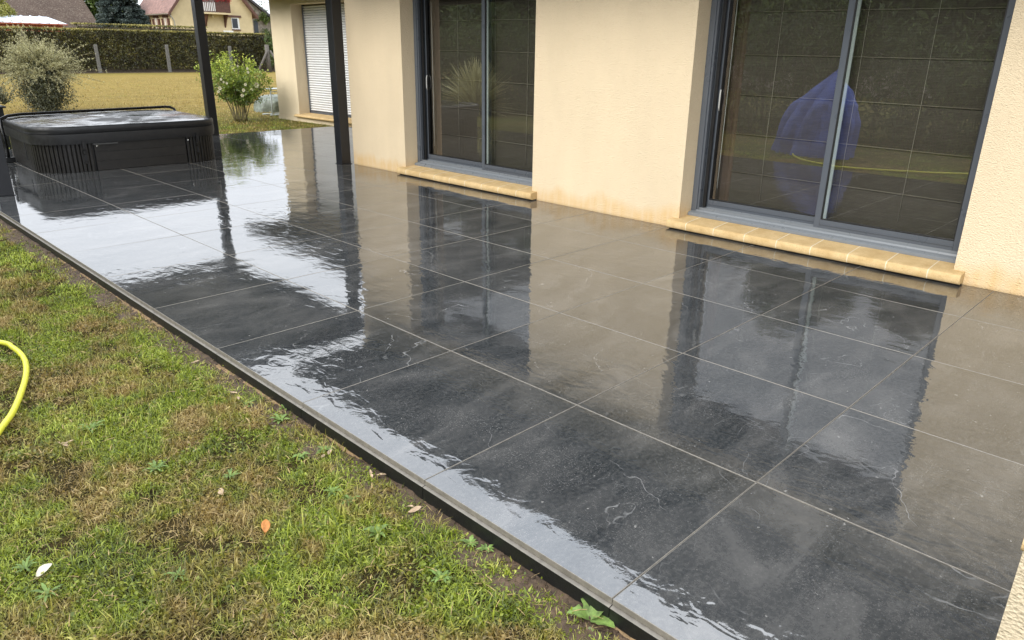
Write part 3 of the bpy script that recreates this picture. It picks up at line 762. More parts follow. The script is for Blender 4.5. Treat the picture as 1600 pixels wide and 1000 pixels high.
def foreground_grass():
    Vs = []; Fs = []; Ts = []; o = 0
    def put(V, F, T_):
        nonlocal o
        Vs.append(V); Fs.append(F+o); Ts.append(T_); o += len(V)
    # dense where it is seen close by
    def region(n, x0, x1, y0, y1):
        xy = np.stack([rng.uniform(x0, x1, n), rng.uniform(y0, y1, n)], 1)
        P = np.c_[xy, np.zeros(n)]
        edge = -.012-.062*vnoise(P*[0, 1, 0]+[0, 0, 3], 4.5, 30)
        bare = vnoise(P, 6.5, 31)*.6+vnoise(P, 17., 32)*.4
        keep = (xy[:, 0] < edge) & (rng.uniform(0, 1, n) < np.clip((bare-.27)*6, .12, 1))
        keep |= (xy[:, 0] < -.02) & (rng.uniform(0, 1, n) < .14*(vnoise(P, 5., 71) > .35))
        return xy[keep]
    for (n, x0, x1, y0, y1, h0, h1, w0, w1) in ((150000, -1.75, 0, -.4, 2.2, .018, .05, .0014, .0032), (90000, -1.5, 0, 2.2, 4.6, .02, .05, .002, .004),
                                                (50000, -1.2, 0, 4.6, 9.0, .02, .05, .003, .006), (80000, -4.5, -1.2, -1.5, 9, .02, .055, .003, .006), (9000, -1.6, 0, -1.6, -.4, .02, .055, .002, .004)):
        xy = region(n, x0, x1, y0, y1); put(*blades(len(xy), xy, h0, h1*.9, w0, w1, 1.75))
    # wider, taller tufts
    c = region(260, -1.7, 0, -.3, 5.5); xy = (c[:, None, :]+rng.normal(0, .03, (len(c), 26, 2))).reshape(-1, 2); xy = xy[xy[:, 0] < -.02]
    put(*blades(len(xy), xy, .045, .085, .002, .0045, 1.2))
    c = region(120, -1.2, -.05, -.1, 2.5); xy = (c[:, None, :]+rng.normal(0, .022, (len(c), 40, 2))).reshape(-1, 2); xy = xy[xy[:, 0] < -.02]
    put(*blades(len(xy), xy, .025, .05, .004, .009, 1.5))
    # clover and other small broad leaves lying flat among the blades
    c = region(420, -1.7, 0, -.3, 4.5); xy = (c[:, None, :]+rng.normal(0, .045, (len(c), 42, 2))).reshape(-1, 2); xy = xy[xy[:, 0] < -.02]
    P = np.c_[xy, GZ+rng.uniform(.014, .040, len(xy))]; V, F, tt = leaves(P, .0115, .75, up=np.tile([1., 0, 0], (len(P), 1))*rng.choice([-1, 1], (len(P), 1)), tint=rng.uniform(.15, .62, len(P)))
    put(V, F, tt)
    np_mesh('grass', np.concatenate(Vs), np.concatenate(Fs), 'grass', tint=np.concatenate(Ts), origin=(-.8, 2, GZ), kind='stuff', label='patchy green and straw coloured mown grass beside the terrace', cat='grass')
foreground_grass()
def far_grass():
    n = 90000; y = 12.9+(rng.uniform(0, 1, n)**2.1)*30; x = rng.uniform(-2, 1, n)+rng.uniform(0, 1, n)*(4+y*.75)
    k = ~((x > WINGX-.05) & (y < WY1+.05)); xy = np.stack([x, y], 1)[k]
    V, F, t_ = blades(len(xy), xy, .03, .065, .006, .014, 1.3)
    np_mesh('grass', V, F, 'grass_far', tint=t_, origin=(5, 18, GZ), kind='stuff', label='short yellowing grass of the back lawn beyond the terrace', cat='grass')
far_grass()

# soil crumbs and clippings
def debris():
    n = 900; P = np.stack([-.015-rng.beta(1.2, 2.2, n)*.17, rng.uniform(-.6, 8, n), np.zeros(n)], 1); P[:, 2] = soilz(P)+.002
    r = rng.uniform(.002, .009, n)*np.where(rng.uniform(0, 1, n) < .1, 1.7, 1)
    base = np.array([[1, .2, 0], [-.1, .8, .1], [-1, 0, 0], [.2, -.9, 0], [0, 0, .45], [0, 0, -.8]], float)
    V = P[:, None, :]+base[None]*r[:, None, None]*rng.uniform(.6, 1.3, (n, 6, 1))
    f = np.array([[0, 1, 4], [1, 2, 4], [2, 3, 4], [3, 0, 4], [1, 0, 5], [2, 1, 5], [3, 2, 5], [0, 3, 5]])
    F = (f[None]+np.arange(n)[:, None, None]*6).reshape(-1, 3)
    np_mesh('soil_crumbs', V.reshape(-1, 3), F, 'soil', origin=(-.1, 3, GZ), kind='stuff', label='loose crumbs of brown soil along the terrace edge', cat='soil')
    n = 3200; xy = np.stack([rng.uniform(-1.6, -.03, n), rng.uniform(0, 4.2, n)], 1)
    P = np.c_[xy, GZ+rng.uniform(.006, .034, n)]; th = rng.uniform(0, np.pi, n); d = np.stack([np.cos(th), np.sin(th), rng.normal(0, .15, n)], 1); s = np.stack([-np.sin(th), np.cos(th), rng.normal(0, .3, n)], 1)
    l = rng.uniform(.006, .026, n)[:, None]; w = rng.uniform(.0004, .0013, n)[:, None]; bow = np.array([0, 0, 1])*l*.12
    V = np.stack([P-d*l-s*w, P-d*l+s*w, P+s*w*1.3+bow, P-s*w*1.3+bow, P+d*l+s*w*.5, P+d*l-s*w*.5], 1).reshape(-1, 3); b_ = np.arange(n)*6
    F = np.concatenate([np.stack([b_, b_+1, b_+2, b_+3], 1), np.stack([b_+3, b_+2, b_+4, b_+5], 1)])
    np_mesh('dry_clippings', V, F, 'straw_plant', origin=(-.7, 2, GZ), kind='stuff', label='pale dry clippings scattered over the grass', cat='clippings')
debris()

# fallen leaves, weeds
def leaf_mesh(name, mat, seed):
    r = random.Random(seed); b = MB(); n = 7; vs = []
    for k in range(n+1):
        t_ = k/n; w = .30*math.sin(math.pi*min(t_*.93+.04, 1))**.8*(1-.25*t_); z = .18*math.sin(t_*3+seed)*.5+r.uniform(-.01, .02)
        for s in (-1, -.5, 0, .5, 1): vs.append(((t_-.5)+0, s*w, z+.35*w*abs(s)**1.5*(1+.4*math.sin(seed+s)) ))
    fs = [(k*5+j, k*5+j+1, (k+1)*5+j+1, (k+1)*5+j) for k in range(n) for j in range(4)]
    b.add(vs, fs, 0, True); b.tube([(-.5, 0, .02), (-.68, .02, .0)], .012, 4)
    o = b.build(name, mat); sol = o.modifiers.new('thickness', 'SOLIDIFY'); sol.thickness = .012; return o
lf = [(193/2.78, 640+698/2.78, .055, .2, 'leaf_pale', 'pale cream fallen leaf lying on the lawn at the lower left'),
      (415, 822, .06, 1.0, 'leaf_orange', 'orange fallen leaf lying on the lawn below the terrace corner')]
simple('leaf_pale', (.62, .56, .44), .7, .15, 40)
for (u, v, L_, a, mt, lab) in lf:
    o = leaf_mesh('fallen_leaf', mt, int(u)); p = at_z(u, v, GZ+.03); o.location = p; o.scale = (L_, L_, L_); o.rotation_euler = (.2, -.3, a); tag(o, lab, 'leaf')
wl = ()
ORD = ['nearest', 'second nearest', 'third nearest', 'fourth nearest', 'fifth nearest', 'sixth nearest', 'seventh nearest', 'eighth nearest', 'ninth nearest', 'tenth nearest', 'eleventh nearest', 'twelfth nearest', 'farthest']
def ranks(lst):
    k = sorted(range(len(lst)), key=lambda i: -lst[i][1]); r_ = {i: ORD[j] for j, i in enumerate(k)}
    r_[k[-1]] = 'farthest'; return r_
protos = None
pl = [(305, 565), (365, 613), (372, 622), (515, 706), (580, 740), (596, 742), (648, 796), (345, 768), (640, 792), (100, 694), (108, 690), (345, 552), (505, 712)]
for k, (u, v) in enumerate(pl):
    if k < 3: o = leaf_mesh('fallen_leaf', 'leaf_dry', k+3); protos = (protos or [])+[o]
    else: o = protos[k % 3].copy(); COL.objects.link(o)
    p = at_z(u, v, GZ+.028); L_ = random.uniform(.035, .07); o.location = p; o.scale = (L_, L_*random.uniform(.6, 1), L_); o.rotation_euler = (random.uniform(-.3, .3), random.uniform(-.3, .3), random.uniform(0, 6.28))
    tag(o, ranks(pl)[k]+' to the camera of the small curled brown leaves fallen in the grass', 'leaf', 'dry leaves fallen along the terrace edge')
def weed(loc, s, seed, nl, wide):
    r = random.Random(seed); b = MB(); cs = []
    for k in range(nl):
        a = k*2.4+r.uniform(-.3, .3); L_ = s*r.uniform(.6, 1.1); rise = r.uniform(.3, .9); n = 6; vs = []
        d = np.array([math.cos(a), math.sin(a), 0]); sd_ = np.array([-math.sin(a), math.cos(a), 0])
        for i in range(n+1):
            t_ = i/n; w = L_*wide*math.sin(math.pi*min(1, t_**.8*.96+.03))**.9*(1+.18*math.sin(i*2.6)); c = np.array(loc)+d*L_*t_+np.array([0, 0, L_*rise*math.sin(t_*2.2)*.55])
            vs += [c-sd_*w+[0, 0, w*.4], c, c+sd_*w+[0, 0, w*.4]]
        b.add(vs, [(i*3+j, i*3+j+1, i*3+j+4, i*3+j+3) for i in range(n) for j in (0, 1)], 0, True)
    o = b.build('weed', 'weed_solid', origin=loc); o.data.update(); return o
simple('weed_solid', (.13, .20, .04), .6, .5, 45, .003, 60)
tag(weed(tuple(at_z(922, 968, GZ+.01)), .085, 1, 4, .34), 'largest broad-leaved weed, growing at the foot of the terrace corner slab', 'weed')
wl = ((438, 658, .05), (388, 634, .04), (548, 783, .045), (508, 706, .045), (690, 905, .05), (735, 852, .04), (470, 715, .04), (590, 835, .05), (445, 640, .035), (760, 860, .035))
for k, (u, v, s) in enumerate(wl):
    tag(weed(tuple(at_z(u, v, GZ+.01)), s*1.0, k+5, 12, .17), ranks(wl)[k]+' to the camera of the small bright green weed rosettes beside the terrace', 'weed', 'small weeds along the terrace edge')
wl2 = ((143, 672, .07), (360, 745, .05), (245, 735, .06), (75, 930, .06), (520, 770, .05), (40, 890, .05), (280, 900, .05))
for k, (u, v, s) in enumerate(wl2):
    tag(weed(tuple(at_z(u, v, GZ+.012)), s*.9, k+25, 13, .10), ranks(wl2)[k]+' to the camera of the low narrow-leaved weed rosettes out in the lawn', 'weed', 'low weeds out in the lawn')

# ------------------------------------------------------------------ shrubs behind the terrace
def silver_bush():
    c = np.array([3.95, 21.6, GZ]); r = thing('silver_shrub', c, 'large rounded silvery shrub with pale arching twigs on the lawn behind the hot tub', 'shrub')
    P = []
    for k in range(60):          # dense drooping clumps that fill the lower half
        a = rng.uniform(0, 6.28); q = c+np.array([math.cos(a), math.sin(a), 0])*rng.uniform(.1, .55)+[0, 0, rng.uniform(.15, 1.15)]
        m = 330; e = rng.normal(0, 1, (m, 3))*[.12, .12, .17]; P.append(q+e)
    P = np.concatenate(P); P = P[P[:, 2] > GZ+.02]
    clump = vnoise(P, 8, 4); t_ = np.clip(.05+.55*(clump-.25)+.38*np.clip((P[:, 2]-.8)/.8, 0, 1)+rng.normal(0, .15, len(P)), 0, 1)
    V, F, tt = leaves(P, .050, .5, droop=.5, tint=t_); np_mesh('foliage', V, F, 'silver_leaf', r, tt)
    Ps = []; ups = []; st = MB()
    for k in range(760):
        a = rng.uniform(0, 2*np.pi); el = rng.uniform(.0, 1.5)**.8; dd = np.array([math.cos(a)*math.cos(el), math.sin(a)*math.cos(el), math.sin(el)])
        p = c+np.array([0, 0, .8])+dd*rng.uniform(.30, .62); L_ = rng.uniform(.30, .80)*(1.5 if k % 5 == 0 else .8); v = dd+rng.normal(0, .30, 3)
        v = v/np.linalg.norm(v); path = [p.copy()]
        for i in range(9):
            v = v+np.array([0, 0, -.06])+rng.normal(0, .09, 3); v /= np.linalg.norm(v); p = p+v*L_/9; path.append(p.copy())
            for _ in range(6): Ps.append(p+rng.normal(0, .014, 3)); ups.append(v)
        if k % 2 == 0: st.tube(path, [.004]*9+[.0015], 4)
    V, F, tt = leaves(np.array(Ps), .032, .36, up=np.array(ups)); np_mesh('twig_foliage', V, F, 'spray_leaf', r, tt); st.build('twig', 'stem', r)
    s = MB()
    for k in range(9):
        a = k*.7; s.tube([c+[.05*math.cos(a), .05*math.sin(a), 0], c+[.2*math.cos(a), .2*math.sin(a), .4], c+[.45*math.cos(a), .45*math.sin(a), .9]], [.02, .016, .010], 6)
    s.build('trunk', 'bark', r)
silver_bush()
def rose_bush():
    c = np.array([6.60, 16.05, GZ]); r = thing('rose_bush', c, 'bright green rose bush with creamy white blooms growing beside the house corner', 'rose bush')
    st = MB(); tips = []
    for k in range(26):
        a = k*2.4+rng.uniform(-.3, .3); sp = rng.uniform(.15, .74); h = rng.uniform(.85, 1.30) if k % 4 else rng.uniform(1.2, 1.52)
        p0 = c+[.13*math.cos(a)*rng.uniform(.5, 1.6), .13*math.sin(a), 0]; p1 = c+[sp*.42*math.cos(a), sp*.42*math.sin(a), h*.4]; p2 = c+[sp*.8*math.cos(a), sp*.8*math.sin(a), h*.75]; p3 = c+[sp*1.05*math.cos(a), sp*1.05*math.sin(a), h]
        st.tube(smooth_path([p0, p1, p2, p3], 4), np.linspace(.010, .003, 13), 5)
        for f in np.linspace(.42, 1, 8): 
            q = p1+(p3-p1)*(f-.42)/.58; tips.append((q+rng.normal(0, .05, 3), rng.uniform(.06, .15)))
        for q in range(4):
            b0 = p1+(p3-p1)*rng.uniform(.0, .9); b1 = b0+np.array([math.cos(a+q*2), math.sin(a+q*2), rng.uniform(0, .6)])*rng.uniform(.12, .32); st.tube([b0, (b0+b1)/2+[0, 0, .02], b1], [.005, .003, .002], 4); tips.append((b1, rng.uniform(.05, .11)))
    st.build('stem', 'stem', r)
    P = []
    for (p, s) in tips:
        n = int(rng.uniform(26, 52)); P.append(p+rng.normal(0, 1, (n, 3))*np.array([s, s, s*.7])*.8)
    P = np.concatenate(P); P = P[P[:, 2] > GZ+.42+.25*(vnoise(P, 4, 8)-.5)]
    cl = vnoise(P, 9, 6); t_ = np.clip(.05+.55*(cl-.2)+.42*np.clip((P[:, 2]-.45)/.8, 0, 1)+rng.normal(0, .17, len(P)), 0, 1)
    k = cl > .26; V, F, tt = leaves(P[k], .050, .55, tint=t_[k]); np_mesh('foliage', V, F, 'rose_leaf', r, tt)
    for (u, v, s) in ((400, 133, .075), (383, 132, .045), (393, 140, .045), (380, 141, .05), (378, 149, .05), (345, 124, .035), (349, 128, .03), (354, 130, .035), (387, 113, .04), (371, 103, .03), (343, 138, .05), (386, 107, .035), (341, 143, .04), (352, 101, .03), (366, 110, .025)):
        p = at_y(u, v, 15.42+.08*math.sin(u)); b = MB(); s = s*.95
        for ring_, (n, el, rr) in enumerate(((6, .35, 1.), (5, .9, .8), (4, 1.3, .55))):
            for k in range(n):
                a = 2*math.pi*(k+.5*ring_)/n; d = np.array([math.cos(a)*math.cos(el), -math.sin(el), math.sin(a)*math.cos(el)]); sd_ = np.array([-math.sin(a), 0, math.cos(a)])
                q = [p+d*.1*s, p+d*s*.6*rr+sd_*s*.42*rr, p+d*s*1.0*rr, p+d*s*.6*rr-sd_*s*.42*rr]; b.add(q, [(0, 1, 2, 3)], 0, True)
        b.build('blossom', 'petal', r)
rose_bush()
# planter with a twiggy plant, behind the tub
r = thing('planter_box', (1.0, 13.9, GZ), 'dark rectangular planter box behind the left end of the hot tub', 'planter')
b = MB(); b.box(.1, 1.42, 13.7, 14.2, GZ, .58, c=.006); b.build('box', 'planter', r)
b = MB(); b.box(.06, 1.46, 13.66, 14.24, .56, .59, c=.006); b.build('rim', 'planter', r)
c = at_y(8, 166, 13.95); c[2] = .60; r = thing('twiggy_plant', c, 'sparse grey-green twiggy plant growing in the dark planter box', 'plant')
st = MB(); Ps = []
for k in range(26):
    a = rng.uniform(0, 6.28); e = rng.uniform(.6, 1.5); L_ = rng.uniform(.2, .45); p = c.copy(); v = np.array([math.cos(a)*math.cos(e), math.sin(a)*math.cos(e), math.sin(e)]); path = [p.copy()]
    for i in range(6):
        v = v+rng.normal(0, .18, 3); v /= np.linalg.norm(v); p = p+v*L_/6; path.append(p.copy()); Ps += [p+rng.normal(0, .015, 3) for _ in range(5)]
    st.tube(path, np.linspace(.006, .002, 7), 4)
st.build('stem', 'stem', r); V, F, tt = leaves(np.array(Ps), .032, .5); np_mesh('foliage', V, F, 'silver_leaf', r, tt)

# white trestle frame and tarpaulin bundle behind the house corner
c = (8.1, 17.2, GZ); r = thing('folding_frame', c, 'pale metal folding table frame standing on the grass behind the house corner', 'table frame')
b = MB()
b.box(7.90, 8.75, 16.98, 17.42, .545, .565, c=.003); b.box(7.93, 8.7, 17.02, 17.06, .48, .50)
b.build('top_rail', 'white_frame', r)
for (x, y) in ((8.12, 17.0), (8.6, 17.0), (8.12, 17.4), (8.6, 17.4)):
    b = MB(); b.tube([(x, y, GZ+.0), (x, y, .545)], .019, 8); b.build('leg', 'white_frame', r)
b = MB(); b.tube([(7.84, 17.0, GZ+.02), (8.75, 17.0, GZ+.02)], .018, 8); b.tube([(7.84, 17.4, GZ+.02), (8.75, 17.4, GZ+.02)], .018, 8); b.build('foot_rail', 'white_frame', r)
def lump(name, c, rx, ry, h, mat, seed, rough=.12, fold=.05, **k):
    nu, nv = 48, 20; vs = []
    for j in range(nv+1):
        ph = j/nv*math.pi/2
        for i in range(nu):
            th = 2*math.pi*i/nu; q = np.array([[math.cos(th)*math.cos(ph)*1.7, math.sin(th)*math.cos(ph)*1.7, math.sin(ph)*1.4]])
            rr = 1+rough*(vnoise(q+seed, 1.7, seed)[0]-.5)*2+fold*math.sin(th*11+3*vnoise(q, 2, seed)[0]*3)*math.cos(ph)
            cc = math.cos(ph)**.55; vs.append((c[0]+rx*rr*math.cos(th)*cc, c[1]+ry*rr*math.sin(th)*cc, c[2]+h*math.sin(ph)**.8*(1+rough*.6*(vnoise(q*1.3, 2.2, seed+1)[0]-.5)) if j else c[2]))
    fs = [(j*nu+i, j*nu+(i+1) % nu, (j+1)*nu+(i+1) % nu, (j+1)*nu+i) for j in range(nv) for i in range(nu)]
    b = MB(); b.add(vs, fs, 0, True); return b.build(name, mat, origin=c, **k)
lump('covered_bundle', (8.72, 18.35, GZ), .56, .5, .44, 'tarp', 3, label='grey-green tarpaulin bundle lying on the lawn beyond the white frame', cat='tarpaulin')

# ------------------------------------------------------------------ hedge and its posts
def hedge(name, x0, x1, y0, y1, ztop, n, label, seed=0, leafsize=.10):
    r = thing(name, ((x0+x1)/2, (y0+y1)/2, GZ), label, 'hedge')
    b = MB(); b.box(x0+.25, x1-.25, y0+.28, y1-.25, GZ, ztop-.22); b.build('trunk', 'bark', r)
    n1 = int(n*.72); P = np.stack([rng.uniform(x0, x1, n1), y0+np.abs(rng.normal(0, .10, n1)), GZ+rng.uniform(0.06, 1, n1)**.9*(ztop-GZ)], 1)
    P[:, 1] += .16*(vnoise(P, .9, seed)-.5)+.10*(vnoise(P, 3, seed+1)-.5)
    n2 = n-n1; Q = np.stack([rng.uniform(x0, x1, n2), rng.uniform(y0, y1, n2), np.full(n2, ztop)-np.abs(rng.normal(0, .06, n2))], 1); P = np.concatenate([P, Q])
    top = ztop+.07*(vnoise(P*[1, 0, 0]+[0, 0, 1], 1.1, seed+2)-.5); P[:, 2] = np.minimum(P[:, 2], top+np.abs(rng.normal(0, .03, len(P))))
    # uneven bottom, with gaps showing the earth
    lo = GZ+.10+.14*vnoise(P*[1, 0, 0], 2.4, seed+7); k = P[:, 2] > lo; P = P[k]
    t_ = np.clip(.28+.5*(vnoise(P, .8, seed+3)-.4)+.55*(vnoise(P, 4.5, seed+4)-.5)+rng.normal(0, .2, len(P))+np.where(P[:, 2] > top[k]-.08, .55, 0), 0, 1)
    V, F, tt = leaves(P, leafsize, .6, tint=t_); np_mesh('foliage', V, F, 'hedge_leaf', r, tt); return r
hedge('hedge', -14, 27.3, 52.0, 53.3, 2.52, 95000, 'long clipped green-brown hedge closing the far side of the lawn', 3)
b = MB(); b.box(-14, 27.3, 51.45, 52.2, GZ, GZ+.03); b.build('bare_earth', 'soil', kind='structure')
hedge('hedge', 15.9, 25.5, 60.0, 61.0, 3.05, 9000, 'second clipped hedge rising behind the long one, left of the neighbouring house', 9)
pp = [(14.54, 1.60), (18.86, 1.65), (23.2, 1.62)]
labs = ['leaning grey post in front of the hedge, nearest the silvery shrub', 'grey post in front of the hedge, the middle one of three', 'grey post in front of the hedge, rising behind the rose bush']
for k, ((x, z), lab) in enumerate(zip(pp, labs)):
    b = MB(); q = [(x-.08, 51.55), (x+.08, 51.55), (x+.08, 51.75), (x-.08, 51.75)]
    vs = [(a+dx, c_, zz) for (zz, dx) in ((GZ-.1, 0), (z-.04, -.03*(k == 0)), (z, -.03*(k == 0))) for (a, c_) in ([(x+(a-x)*(.8 if zz == z else 1), 51.65+(c_-51.65)*(.8 if zz == z else 1)) for a, c_ in q])]
    b.add(vs, [(j*4+i, j*4+(i+1) % 4, (j+1)*4+(i+1) % 4, (j+1)*4+i) for j in range(2) for i in range(4)]+[(8, 9, 10, 11), (3, 2, 1, 0)])
    b.build('hedge_post', 'concrete_post', origin=(x, 51.65, GZ), label=lab, cat='post', group='posts along the hedge')
c = at_y(421, 106, 50.); r = thing('braced_post', (c[0], 50, GZ), 'wooden straining post with two slanting braces at the right end of the hedge', 'post')
b = MB(); b.tube([(c[0], 50, GZ), (c[0]-.06, 50, 1.75)], [.17, .15], 8); b.build('post', 'post_wood', r)
for s in (-1, 1):
    b = MB(); b.tube([(c[0]+s*.95, 49.8-.1*s, GZ), (c[0]+s*.1, 50-.12, 1.35)], [.09, .08], 8); b.build('brace', 'post_wood', r)
# ivy-like climber hanging beside the hedge end
def tree(name, c, h, rx, rz, n, mat, label, cat='tree', leafsize=.12, trunk_r=.12, seed=1, thr=.32, group=None, zlow=None):
    c = np.array(c, float); r = thing(name, c, label, cat, group); s = MB(); cz = h-rz
    s.tube(smooth_path([c, c+[.08, .05, cz*.4], c+[-.05, .1, cz], c+[.05, 0, h*.85]], 4), np.linspace(trunk_r, trunk_r*.25, 13), 7)
    for k in range(9):
        a = k*2.39; z0 = cz*.45+k*.5*cz/9; e = c+np.array([math.cos(a)*rx*.75, math.sin(a)*rx*.75, min(h*.9, z0+rz*.7)])
        s.tube([c+[0, 0, z0], (c+[0, 0, z0]+e)/2+[0, 0, -.1], e], [trunk_r*.45, trunk_r*.3, trunk_r*.1], 5)
    s.build('trunk', 'bark', r)
    blobs = []
    for k in range(26):
        d = unit(rng.normal(size=3)); blobs.append((c+[0, 0, cz]+d*np.array([rx, rx, rz])*rng.uniform(.35, .8), rng.uniform(.28, .45)*min(rx, rz)))
    P = []
    for (p, s_) in blobs:
        m = n//26; d = unit(rng.normal(size=(m, 3))); P.append(p+d*s_*(rng.uniform(.2, 1, m)**.4)[:, None])
    P = np.concatenate(P); lo = GZ+.05 if zlow is None else zlow; cl = vnoise(P, 2.2/max(.4, rx*.5), seed); k = (P[:, 2] > lo) & (cl > thr-.1)
    P = P[k]; t_ = np.clip(.1+.75*(vnoise(P, 3., seed+2)-.15)+rng.normal(0, .15, len(P)), 0, 1)
    V, F, tt = leaves(P, leafsize, .5, tint=t_); np_mesh('crown', V, F, mat, r, tt); return r
c = at_y(422, 60, 50.6); tree('climbing_shrub', (c[0]+.3, 50.9, GZ), 3.6, .75, 1.7, 5200, 'tree_leaf', 'dark climbing shrub at the right end of the hedge by the braced post', 'shrub', .10, .06, 5)

# ------------------------------------------------------------------ neighbours
def gable_house():
    K = np.array([27.55, 72.0]); Wd, L_ = 7.85, 7.8; EZ = 4.72; ax = Wd/2; RZ = EZ+ax*1.22
    root = thing('gabled_house', (K[0]+Wd/2, K[1]+L_/2, GZ), 'cream gabled house with a brown wooden balcony behind the hedge', 'house')
    x0, x1, y0, y1 = K[0], K[0]+Wd, K[1], K[1]+L_
    b = MB(); b.prism([(x0, GZ), (x1, GZ), (x1, EZ), ((x0+x1)/2, RZ), (x0, EZ)], 1, y0, y1); b.build('wall', 'nh_wall', root)
    o = .42; sl = (RZ-EZ)/ax; b = MB()
    for s in (-1, 1):
        xe = (x0-o) if s < 0 else (x1+o); xm = (x0+x1)/2; ze = EZ-o*sl
        b.prism([(xe, ze+.03), (xm, RZ+.03), (xm, RZ+.27), (xe, ze+.22)], 1, y0-.45, y1+.45)
    rf = b.build('roof', 'nh_roof', root)
    b = MB(); xm = (x0+x1)/2
    for s in (-1, 1):
        xe = (x0-o) if s < 0 else (x1+o); b.prism([(xe, EZ-o*sl-.10), (xm, RZ-.12), (xm, RZ+.29), (xe, EZ-o*sl+.24)], 1, y0-.50, y0-.452)
    b.build('bargeboard', 'brown_wood', rf)
    # skylight on the left slope
    def onroof(yy, d): x = x0-o+d; return (x, yy, EZ-o*sl+.22+d*sl*1.0)
    p = [onroof(y0+2.0, 1.0), onroof(y0+3.3, 1.0), onroof(y0+3.3, 1.75), onroof(y0+2.0, 1.75)]
    b = MB(); b.add([(x-.08, y, z+.06) for x, y, z in p]+[(x, y, z-.05) for x, y, z in p], [(0, 1, 2, 3), (0, 4, 5, 1), (1, 5, 6, 2), (2, 6, 7, 3), (3, 7, 4, 0)]); b.build('skylight', 'white_paint', rf)
    b = MB(); q = [onroof(y0+2.15, 1.1), onroof(y0+3.15, 1.1), onroof(y0+3.15, 1.65), onroof(y0+2.15, 1.65)]; b.add([(x-.10, y, z+.075) for x, y, z in q], [(0, 1, 2, 3)]); b.build('skylight_glass', 'dark_glass', rf)
    # three tall windows on the side wall: pale infill between brown shutters
    for k in range(3):
        yc = y0+1.35+k*2.25; b = MB(); b.box(x0-.06, x0+.02, yc-.45, yc+.45, 1.9, 4.05); w = b.build('tall_window', 'shutter_pale', root)
        b = MB(); b.box(x0-.10, x0-.061, yc-.05, yc+.05, 1.9, 4.05); b.build('mullion', 'white_paint', w)
        for s in (-1, 1):
            b = MB(); b.box(x0-.11, x0-.03, yc+s*.66-.19, yc+s*.66+.19, 1.9, 3.98); b.build('window_shutter', 'brown_wood', w)
        b = MB(); b.box(x0-.12, x0+.01, yc-.56, yc+.56, 4.06, 4.26); b.build('lintel', 'brown_wood', w)
    b = MB(); b.tube([(x0-.35, y0-.3, EZ-.35), (x0+.02, y0-.16, EZ-.75), (x0+.16, y0-.12, EZ-1.0), (x0+.18, y0-.12, GZ)], .055, 8); b.build('downpipe', 'zinc', root)
    b = MB(); b.prism([(x0-o-.14+.07*math.cos(a), EZ-o*sl+.15+.07*math.sin(a)) for a in np.linspace(math.pi, 2*math.pi, 8)], 1, y0-.45, y1+.45); b.build('gutter', 'zinc', root)
    # balcony
    A = at_y(317, 20, y0); Bp = at_y(354, 20, y0); xa, xb = 30.15, Bp[0]; zb = 4.45
    b = MB(); b.box(xa, xb, y0-.95, y0, zb, zb+.14); bal = b.build('balcony', 'nh_wall', root)
    b = MB(); b.box(xa+.03, xb, y0-.95, y0-.88, zb+1.25, zb+1.33); n = 24
    for k in range(n):
        xx = xa+(xb-xa)*k/n
        if xx < 31.3: b.box(xx+.03, xx+.10, y0-.94, y0-.89, zb+.15, zb+1.25)
        else: b.box(xx+.005, xx+(xb-xa)/n-.012, y0-.94, y0-.90, zb+.17, zb+1.25)
    b.box(xb-.05, xb, y0-.88, y0, zb+.15, zb+1.12); b.build('balcony_rail', 'brown_wood', bal)
    b = MB()
    for k in range(7): xx = xa+.1+k*.17; b.box(xx, xx+.07, y0-.965, y0-.942, zb+.25, zb+1.0)
    b.build('baluster', 'white_paint', bal)
    n = 2600; P = np.stack([rng.uniform(xa, xb+.15, n), y0-.97+rng.normal(0, .12, n), zb+1.38+rng.normal(0, .15, n)], 1); P[:, 2] -= .25*(vnoise(P, 2.5, 3)-.5); V, F, tt = leaves(P[:1500], .08, .8); np_mesh('flowers', V, F, 'red_flower', bal, tt)
    for xx in (30.6, xb-.35):
        b = MB(); b.add([(xx, y0, zb), (xx+.14, y0, zb), (xx+.14, y0-.75, zb), (xx, y0-.75, zb), (xx, y0, zb-1.15), (xx+.14, y0, zb-1.15), (xx+.14, y0-.2, zb-.75), (xx, y0-.2, zb-.75)], [(0, 1, 2, 3), (4, 5, 1, 0), (0, 3, 7, 4), (1, 5, 6, 2), (3, 2, 6, 7), (4, 7, 6, 5)]); b.build('bracket', 'brown_wood', bal)
    b = MB(); b.box(30.3, 32.1, y0-.03, y0+.02, zb+.16, zb+2.3); b.build('balcony_door', 'white_paint', root)
    # small window
    wx0, wz1 = 33.22, 4.22; b = MB(); b.box(wx0, wx0+.78, y0-.05, y0+.02, wz1-1.02, wz1); w = b.build('small_window', 'white_paint', root)
    b = MB(); b.box(wx0+.06, wx0+.60, y0-.065, y0-.051, wz1-.92, wz1-.06); b.build('window_glass', 'dark_glass', w)
    b = MB(); b.box(wx0-.32, wx0+1.0, y0-.12, y0, wz1+.05, wz1+.22); b.build('lintel', 'brown_wood', w)
    b = MB(); b.box(wx0-.03, wx0+.84, y0-.14, y0, wz1-1.14, wz1-1.04); b.build('window_sill', 'brown_wood', w)
    p = at_y(331, 26, y0); b = MB(); b.tube([(p[0], y0, p[2]), (p[0], y0-.2, p[2])], [.10, .13], 10); b.build('wall_lamp', 'lamp_glow', root)
    b = MB(); b.box(32.25, 33.2, y0-.25, y0, 2.75, 3.05); b.build('meter_box', 'white_paint', root)
gable_house()
